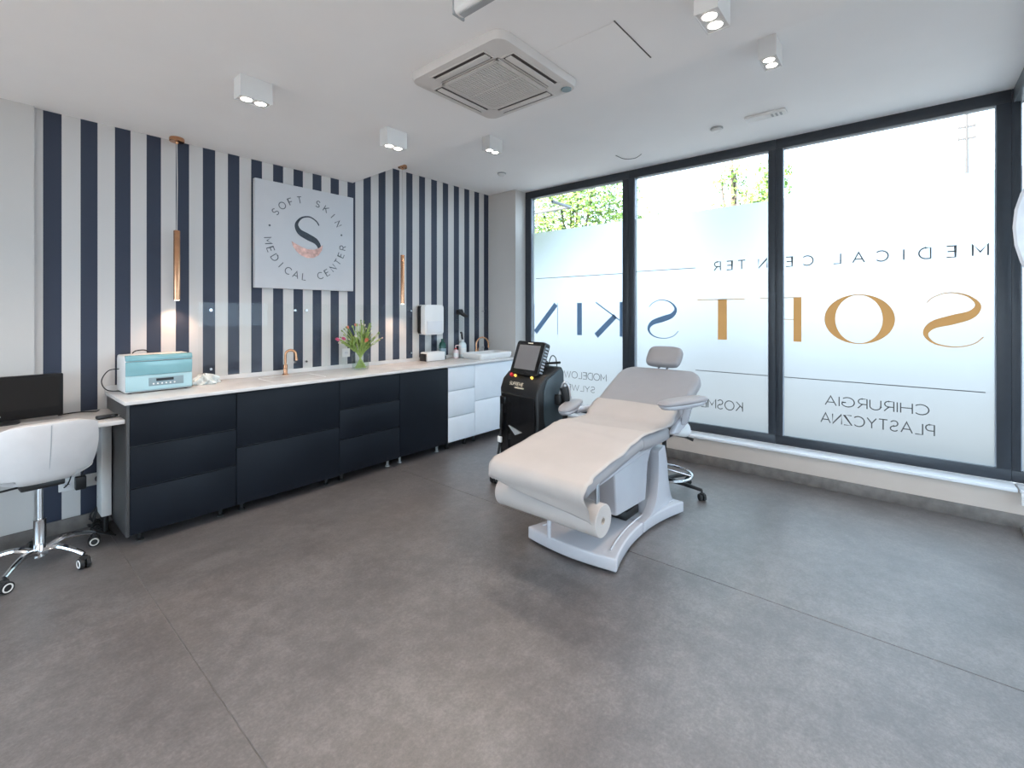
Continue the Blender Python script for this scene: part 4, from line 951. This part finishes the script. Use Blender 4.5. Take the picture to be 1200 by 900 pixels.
# ------------------------------------------------------------------ laser machine
t = thing('laser_device', 'black laser treatment machine on castors with tilted touch screen', 'machine', (2.895, 2.405, 0), R(-100.3))
W = .235
def lb(mb, n, m_, par=None, sm=35): return mb.build(n, m_, par or t, smooth=sm, world=False)
side = [(.02, .10), (.31, .10), (.31, .985), (.295, 1.018), (.25, 1.018), (.18, .978), (.11, .955), (.05, .90), (.02, .82), (.03, .60), (.015, .35)]
lb(MB().prism(side, -W, W, 'X', bev=.018, seg=3), 'body', M_BLACK)
for s in (-1, 1):
    sp = [(.09, .12), (.30, .12), (.30, .975), (.285, 1.0), (.25, 1.0), (.18, .958), (.12, .93), (.08, .84), (.09, .60), (.14, .45)]
    lb(MB().prism(sp, s * W - .004, s * W + .010, 'X', bev=.004), 'side_panel', M_SLATE)
lb(MB().prism([(.012, .30), (.026, .30), (.036, .60), (.026, .80), (.012, .78)], -W + .03, W - .03, 'X', bev=.003), 'front_panel', M_BLACKG)
MB().prism([(-.10, .525), (.065, .495), (-.015, .462)], .002, .018, 'Y').build('silver_badge', M_FOOT, t, world=False, smooth=0)
# rear mast and screen
lb(MB().box(-.10, .10, .19, .27, .95, 1.06, bev=.015), 'screen_bracket', M_BLACK)
tilt = Matrix.Translation((0, .145, 1.072)) @ Matrix.Rotation(R(-20), 4, 'X')
sc_ = MB().prism(rrect(-.172, .172, -.145, .145, .025, 5), -.028, .035, 'Y', bev=.008)
sc_.v = [tilt @ v for v in sc_.v]; so = lb(sc_, 'screen_housing', M_BLACKG)
d_ = MB().box(-.128, .128, -.031, -.027, -.098, .108); d_.v = [tilt @ v for v in d_.v]; lb(d_, 'display', M_SCREEN, so, 0)
d_ = MB().box(-.03, .03, -.0305, -.028, .122, .131); d_.v = [tilt @ v for v in d_.v]; lb(d_, 'maker_mark', M_CREAM, so, 0)
d_ = MB()
for k in range(9): d_.box(.168, .1745, -.012, .022, -.11 + k * .025, -.096 + k * .025)
d_.v = [tilt @ v for v in d_.v]; lb(d_, 'side_vents', M_STEEL, so, 0)
# controls on the sloping top front
nrm = Vector((0, -.75, .66)).normalized()
def knob(x, y, z, r, m_, n, h=.012): lb(MB().cyl(Vector((x, y, z)) - nrm * .004, Vector((x, y, z)) + nrm * h, r, r * .9, 16), n, m_)
knob(-.135, .072, .930, .016, M_RED, 'stop_button', .018); knob(-.090, .072, .930, .011, M_YLED, 'indicator'); knob(.115, .072, .930, .011, M_YLED, 'indicator')
mb = MB(); write(mb, 'SUPREME', .026, lambda x, y, d: Vector((-.105 + x + y * .25, .030 - d - .012 + y * .25, .862 + y)), .06, .28); lb(mb, 'lettering', M_CREAM, None, 0)
lb(MB().box(-.03, .075, .009, .020, .842, .850), 'lettering', M_CREAM, None, 0)
lb(MB().cyl((.10, .035, .72), (.10, .018, .72), .022, .02, 18), 'key_switch', M_BLACKG)
# handpiece in left holster with its cable
hp_ = lb(MB().box(-.205, -.130, -.010, .035, .62, .76, bev=.012), 'holster', M_BLACKG)
lb(MB().tube([(-.150, -.022, .70), (-.155, -.022, .60), (-.172, -.018, .50)], [.016, .018, .013], 12), 'handpiece', M_BLACKG, hp_)
lb(MB().tube(spline([(-.172, -.018, .50), (-.185, -.022, .36), (-.205, -.03, .22), (-.25, -.01, .08), (-.18, .03, .03), (-.1, .0, .012), (.05, -.05, .012)], 7), .010, 10), 'hose', M_RUBBER, hp_)
lb(MB().box(-.205, -.155, -.034, -.016, .375, .425, bev=.006), 'hose_tag', M_WHITE, hp_)
lb(MB().box(-W - .028, -W + .004, .05, .11, .60, .68, bev=.008), 'hook', M_BLACK)
# large handpiece on right side
lb(MB().box(W + .004, W + .075, .19, .26, .72, .81, bev=.015), 'side_holder', M_BLACK)
lb(MB().tube(spline([(W + .085, .22, .87), (W + .10, .23, .80), (W + .095, .24, .70), (W + .075, .24, .58), (W + .085, .25, .40)], 6), [.035 - .0009 * k for k in range(25)], 12), 'side_handpiece', M_BLACK)
lb(MB().tube(spline([(W + .05, .21, .80), (W + .08, .22, .895), (W + .11, .24, .89), (W + .12, .26, .78)], 6), .011, 10), 'side_hose', M_STEEL)
lb(MB().tube(spline([(W + .085, .25, .40), (W + .11, .30, .5), (W + .13, .36, .42), (W + .08, .38, .25)], 6), .007, 8), 'cable', M_RUBBER)
lb(MB().tube([(.06, .24, 1.03), (.25, .25, 1.055)], .010, 10), 'rear_handle', M_BLACK)
lb(MB().tube(spline([(.16, .20, 1.0), (.18, .22, 1.10), (.20, .25, 1.09), (.20, .27, 1.0)], 5), .004, 8), 'wire', M_RUBBER)
for sx in (-W + .01, W - .01):
    for sy in (.02, .26): caster(t, sx - (.055 if sx < 0 else -.03), sy - (.02 if sy < .2 else 0), .3, .042, M_STEEL)
lb(MB().box(-W - .01, W + .01, .0, .32, .088, .115, bev=.01), 'chassis', M_BLACK)

# ------------------------------------------------------------------ photo softbox at the right edge, behind the partition
SBX, SBY = 3.965, -.700
t = thing('photo_softbox', 'large round white photo softbox on a black stand beside the window post', 'photo lamp', (SBX + .08, SBY, 0))
n0 = Vector((-.66, -.75, 0)).normalized(); e1_ = Vector((0, 0, 1)); e2_ = n0.cross(e1_); C0 = Vector((SBX, SBY, 1.915)); m = MB(); lay = []
for dd, rr in ((.05, .05), (.045, .18), (.02, .325), (0, .37), (-.012, .375), (-.07, .18), (-.10, .06)):
    lay.append([C0 + n0 * dd + (e1_ * math.sin(2 * math.pi * k / 24) + e2_ * math.cos(2 * math.pi * k / 24)) * rr for k in range(24)])
k = 24; m.add(sum(lay[:4], []), [[j * k + i, j * k + (i + 1) % k, (j + 1) * k + (i + 1) % k, (j + 1) * k + i] for j in range(3) for i in range(k)] + [list(range(k))])
m.build('diffuser', M_SOFT, t, smooth=30)
MB().add(sum(lay[3:], []), [[j * k + i, j * k + (i + 1) % k, (j + 1) * k + (i + 1) % k, (j + 1) * k + i] for j in range(3) for i in range(k)] + [list(range(3 * k, 4 * k))]).build('reflector', M_SOFT, t, smooth=30)
MB().cyl((SBX + .08, SBY + .09, .75), (SBX + .08, SBY + .09, 1.915), .014, seg=12).cyl((SBX + .08, SBY + .09, .2), (SBX + .08, SBY + .09, .8), .018, seg=12).build('pole', M_BLACK, t)
for a in (205, 255, 305): MB().tube([(SBX + .08, SBY + .09, .45), (SBX + .08 + .30 * math.cos(R(a)), SBY + .09 + .30 * math.sin(R(a)), .012)], .011, 8).build('leg', M_BLACK, t)

# ------------------------------------------------------------------ outside
struct(MB().box(-40, 90, -60, 70, -.5, -.21).build('ground', M_GROUND, smooth=0), 'pale paving outside the windows')
t = thing('glass_canopy', 'glass entrance canopy with dark frame outside above the end window', 'canopy', (5.1, 4.3, 2.9))
MB().box(4.98, 5.39, 3.515, 5.2, 2.905, 2.915).build('glass', M_SPLASH, t, smooth=0)
MB().box(5.37, 5.40, 3.50, 5.2, 2.885, 2.92, bev=.003).box(4.96, 5.40, 3.495, 3.525, 2.885, 2.92, bev=.003).build('frame', M_DARKW, t)
def fwd(px, depth, z=0):
    a = R(YAW); s = (px - 600) / FPX
    return Vector((depth * (math.cos(a) + s * math.sin(a)), depth * (math.sin(a) - s * math.cos(a)), z))
def tree(name, lab, px, depth, blobs, nleaf, leaf, htrunk, seed, group='trees outside the windows', lm=None):
    rr = random.Random(seed); b = fwd(px, depth, -.15); t = thing(name, lab, 'tree', b, group=group)
    tr = MB().tube(spline([b, b + Vector((.1, .05, htrunk * .5)), b + Vector((0, .1, htrunk))], 6), [.16 * (1 - .07 * k) * htrunk / 5 for k in range(13)], 8)
    for (ox, oy, oz, rad) in blobs[:7]:
        c_ = b + Vector((ox, oy, oz)); tr.tube(spline([b + Vector((0, 0, htrunk * .55)), b.lerp(c_, .5) + Vector((0, 0, oz * .2)), c_], 4), [.06, .055, .05, .045, .04, .035, .03, .025, .02], 6)
    tr.build('trunk', M_BARK, t)
    m = MB(); tot = sum(q[3] ** 2 for q in blobs)
    for (ox, oy, oz, rad) in blobs:
        for _ in range(int(nleaf * rad ** 2 / tot)):
            v = Vector((rr.gauss(0, 1), rr.gauss(0, 1), rr.gauss(0, 1))).normalized() * rad * rr.random() ** .45
            p = b + Vector((ox, oy, oz)) + v; a = Vector((rr.gauss(0, 1), rr.gauss(0, 1), rr.gauss(0, 1))).normalized(); c_ = a.orthogonal().normalized(); s = leaf * rr.uniform(.6, 1.3)
            m.add([p - a * s, p + c_ * s * .45, p + a * s, p - c_ * s * .45], [[0, 1, 2, 3]])
    fo = m.build('foliage', lm or M_TREE, t, smooth=0, recalc=False); fo['kind'] = 'stuff'
tree('broadleaf_tree', 'leafy bright green tree outside behind the end window', 672, 13.5, [(-.2, .9, 3.6, 1.0), (0, 0, 4.6, 1.15), (-.5, -.9, 4.9, 1.0), (.3, 1.3, 4.7, .9), (0, -.2, 5.9, 1.0), (.2, .7, 5.6, 1.0), (0, -1.4, 4.1, .75), (.2, 1.9, 4.0, .8), (.1, .2, 3.3, .9)], 9000, .085, 4.6, 2)
tree('slender_tree', 'thin sparse young tree outside behind the middle window', 862, 14.0, [(0, 0, 4.3, .5), (0, .45, 4.7, .45), (0, -.3, 5.2, .5), (0, 0, 5.9, .45), (0, .4, 5.6, .4), (0, -.5, 4.7, .4)], 900, .085, 6.2, 3)
tree('broadleaf_tree', 'green branch-heavy tree outside next to the slender young tree', 900, 12.0, [(0, .10, 4.05, .5), (0, -.05, 4.6, .5), (0, -.15, 5.2, .45), (0, .3, 3.6, .5), (0, .35, 4.4, .3)], 2200, .075, 3.8, 4)
tree('broadleaf_tree', 'small sparse tree outside between end window and middle window', 752, 16.0, [(0, .2, 4.2, .6), (0, -.2, 4.7, .6), (0, .5, 5.6, .6), (0, .6, 4.8, .5)], 900, .09, 3.8, 6)
b = fwd(1133, 24.0, -.15)
t = thing('utility_pole', 'thin utility pole with insulators seen above the film of the widest window', 'pole', b)
MB().cyl(b, b + Vector((0, 0, 12.4)), .10, .06, 10).build('mast', M_CARC, t)
for z in (10.6, 11.2, 11.9): MB().box(b.x - .05, b.x + .05, b.y - .35, b.y + .35, b.z + z - .05, b.z + z + .05).build('crossarm', M_CARC, t, smooth=0)
for z in (10.6, 11.2, 11.9):
    for s in (-.3, .3): MB().cyl((b.x, b.y + s, b.z + z), (b.x, b.y + s, b.z + z + .2), .05, .03, 8).build('insulator', M_CARC, t)
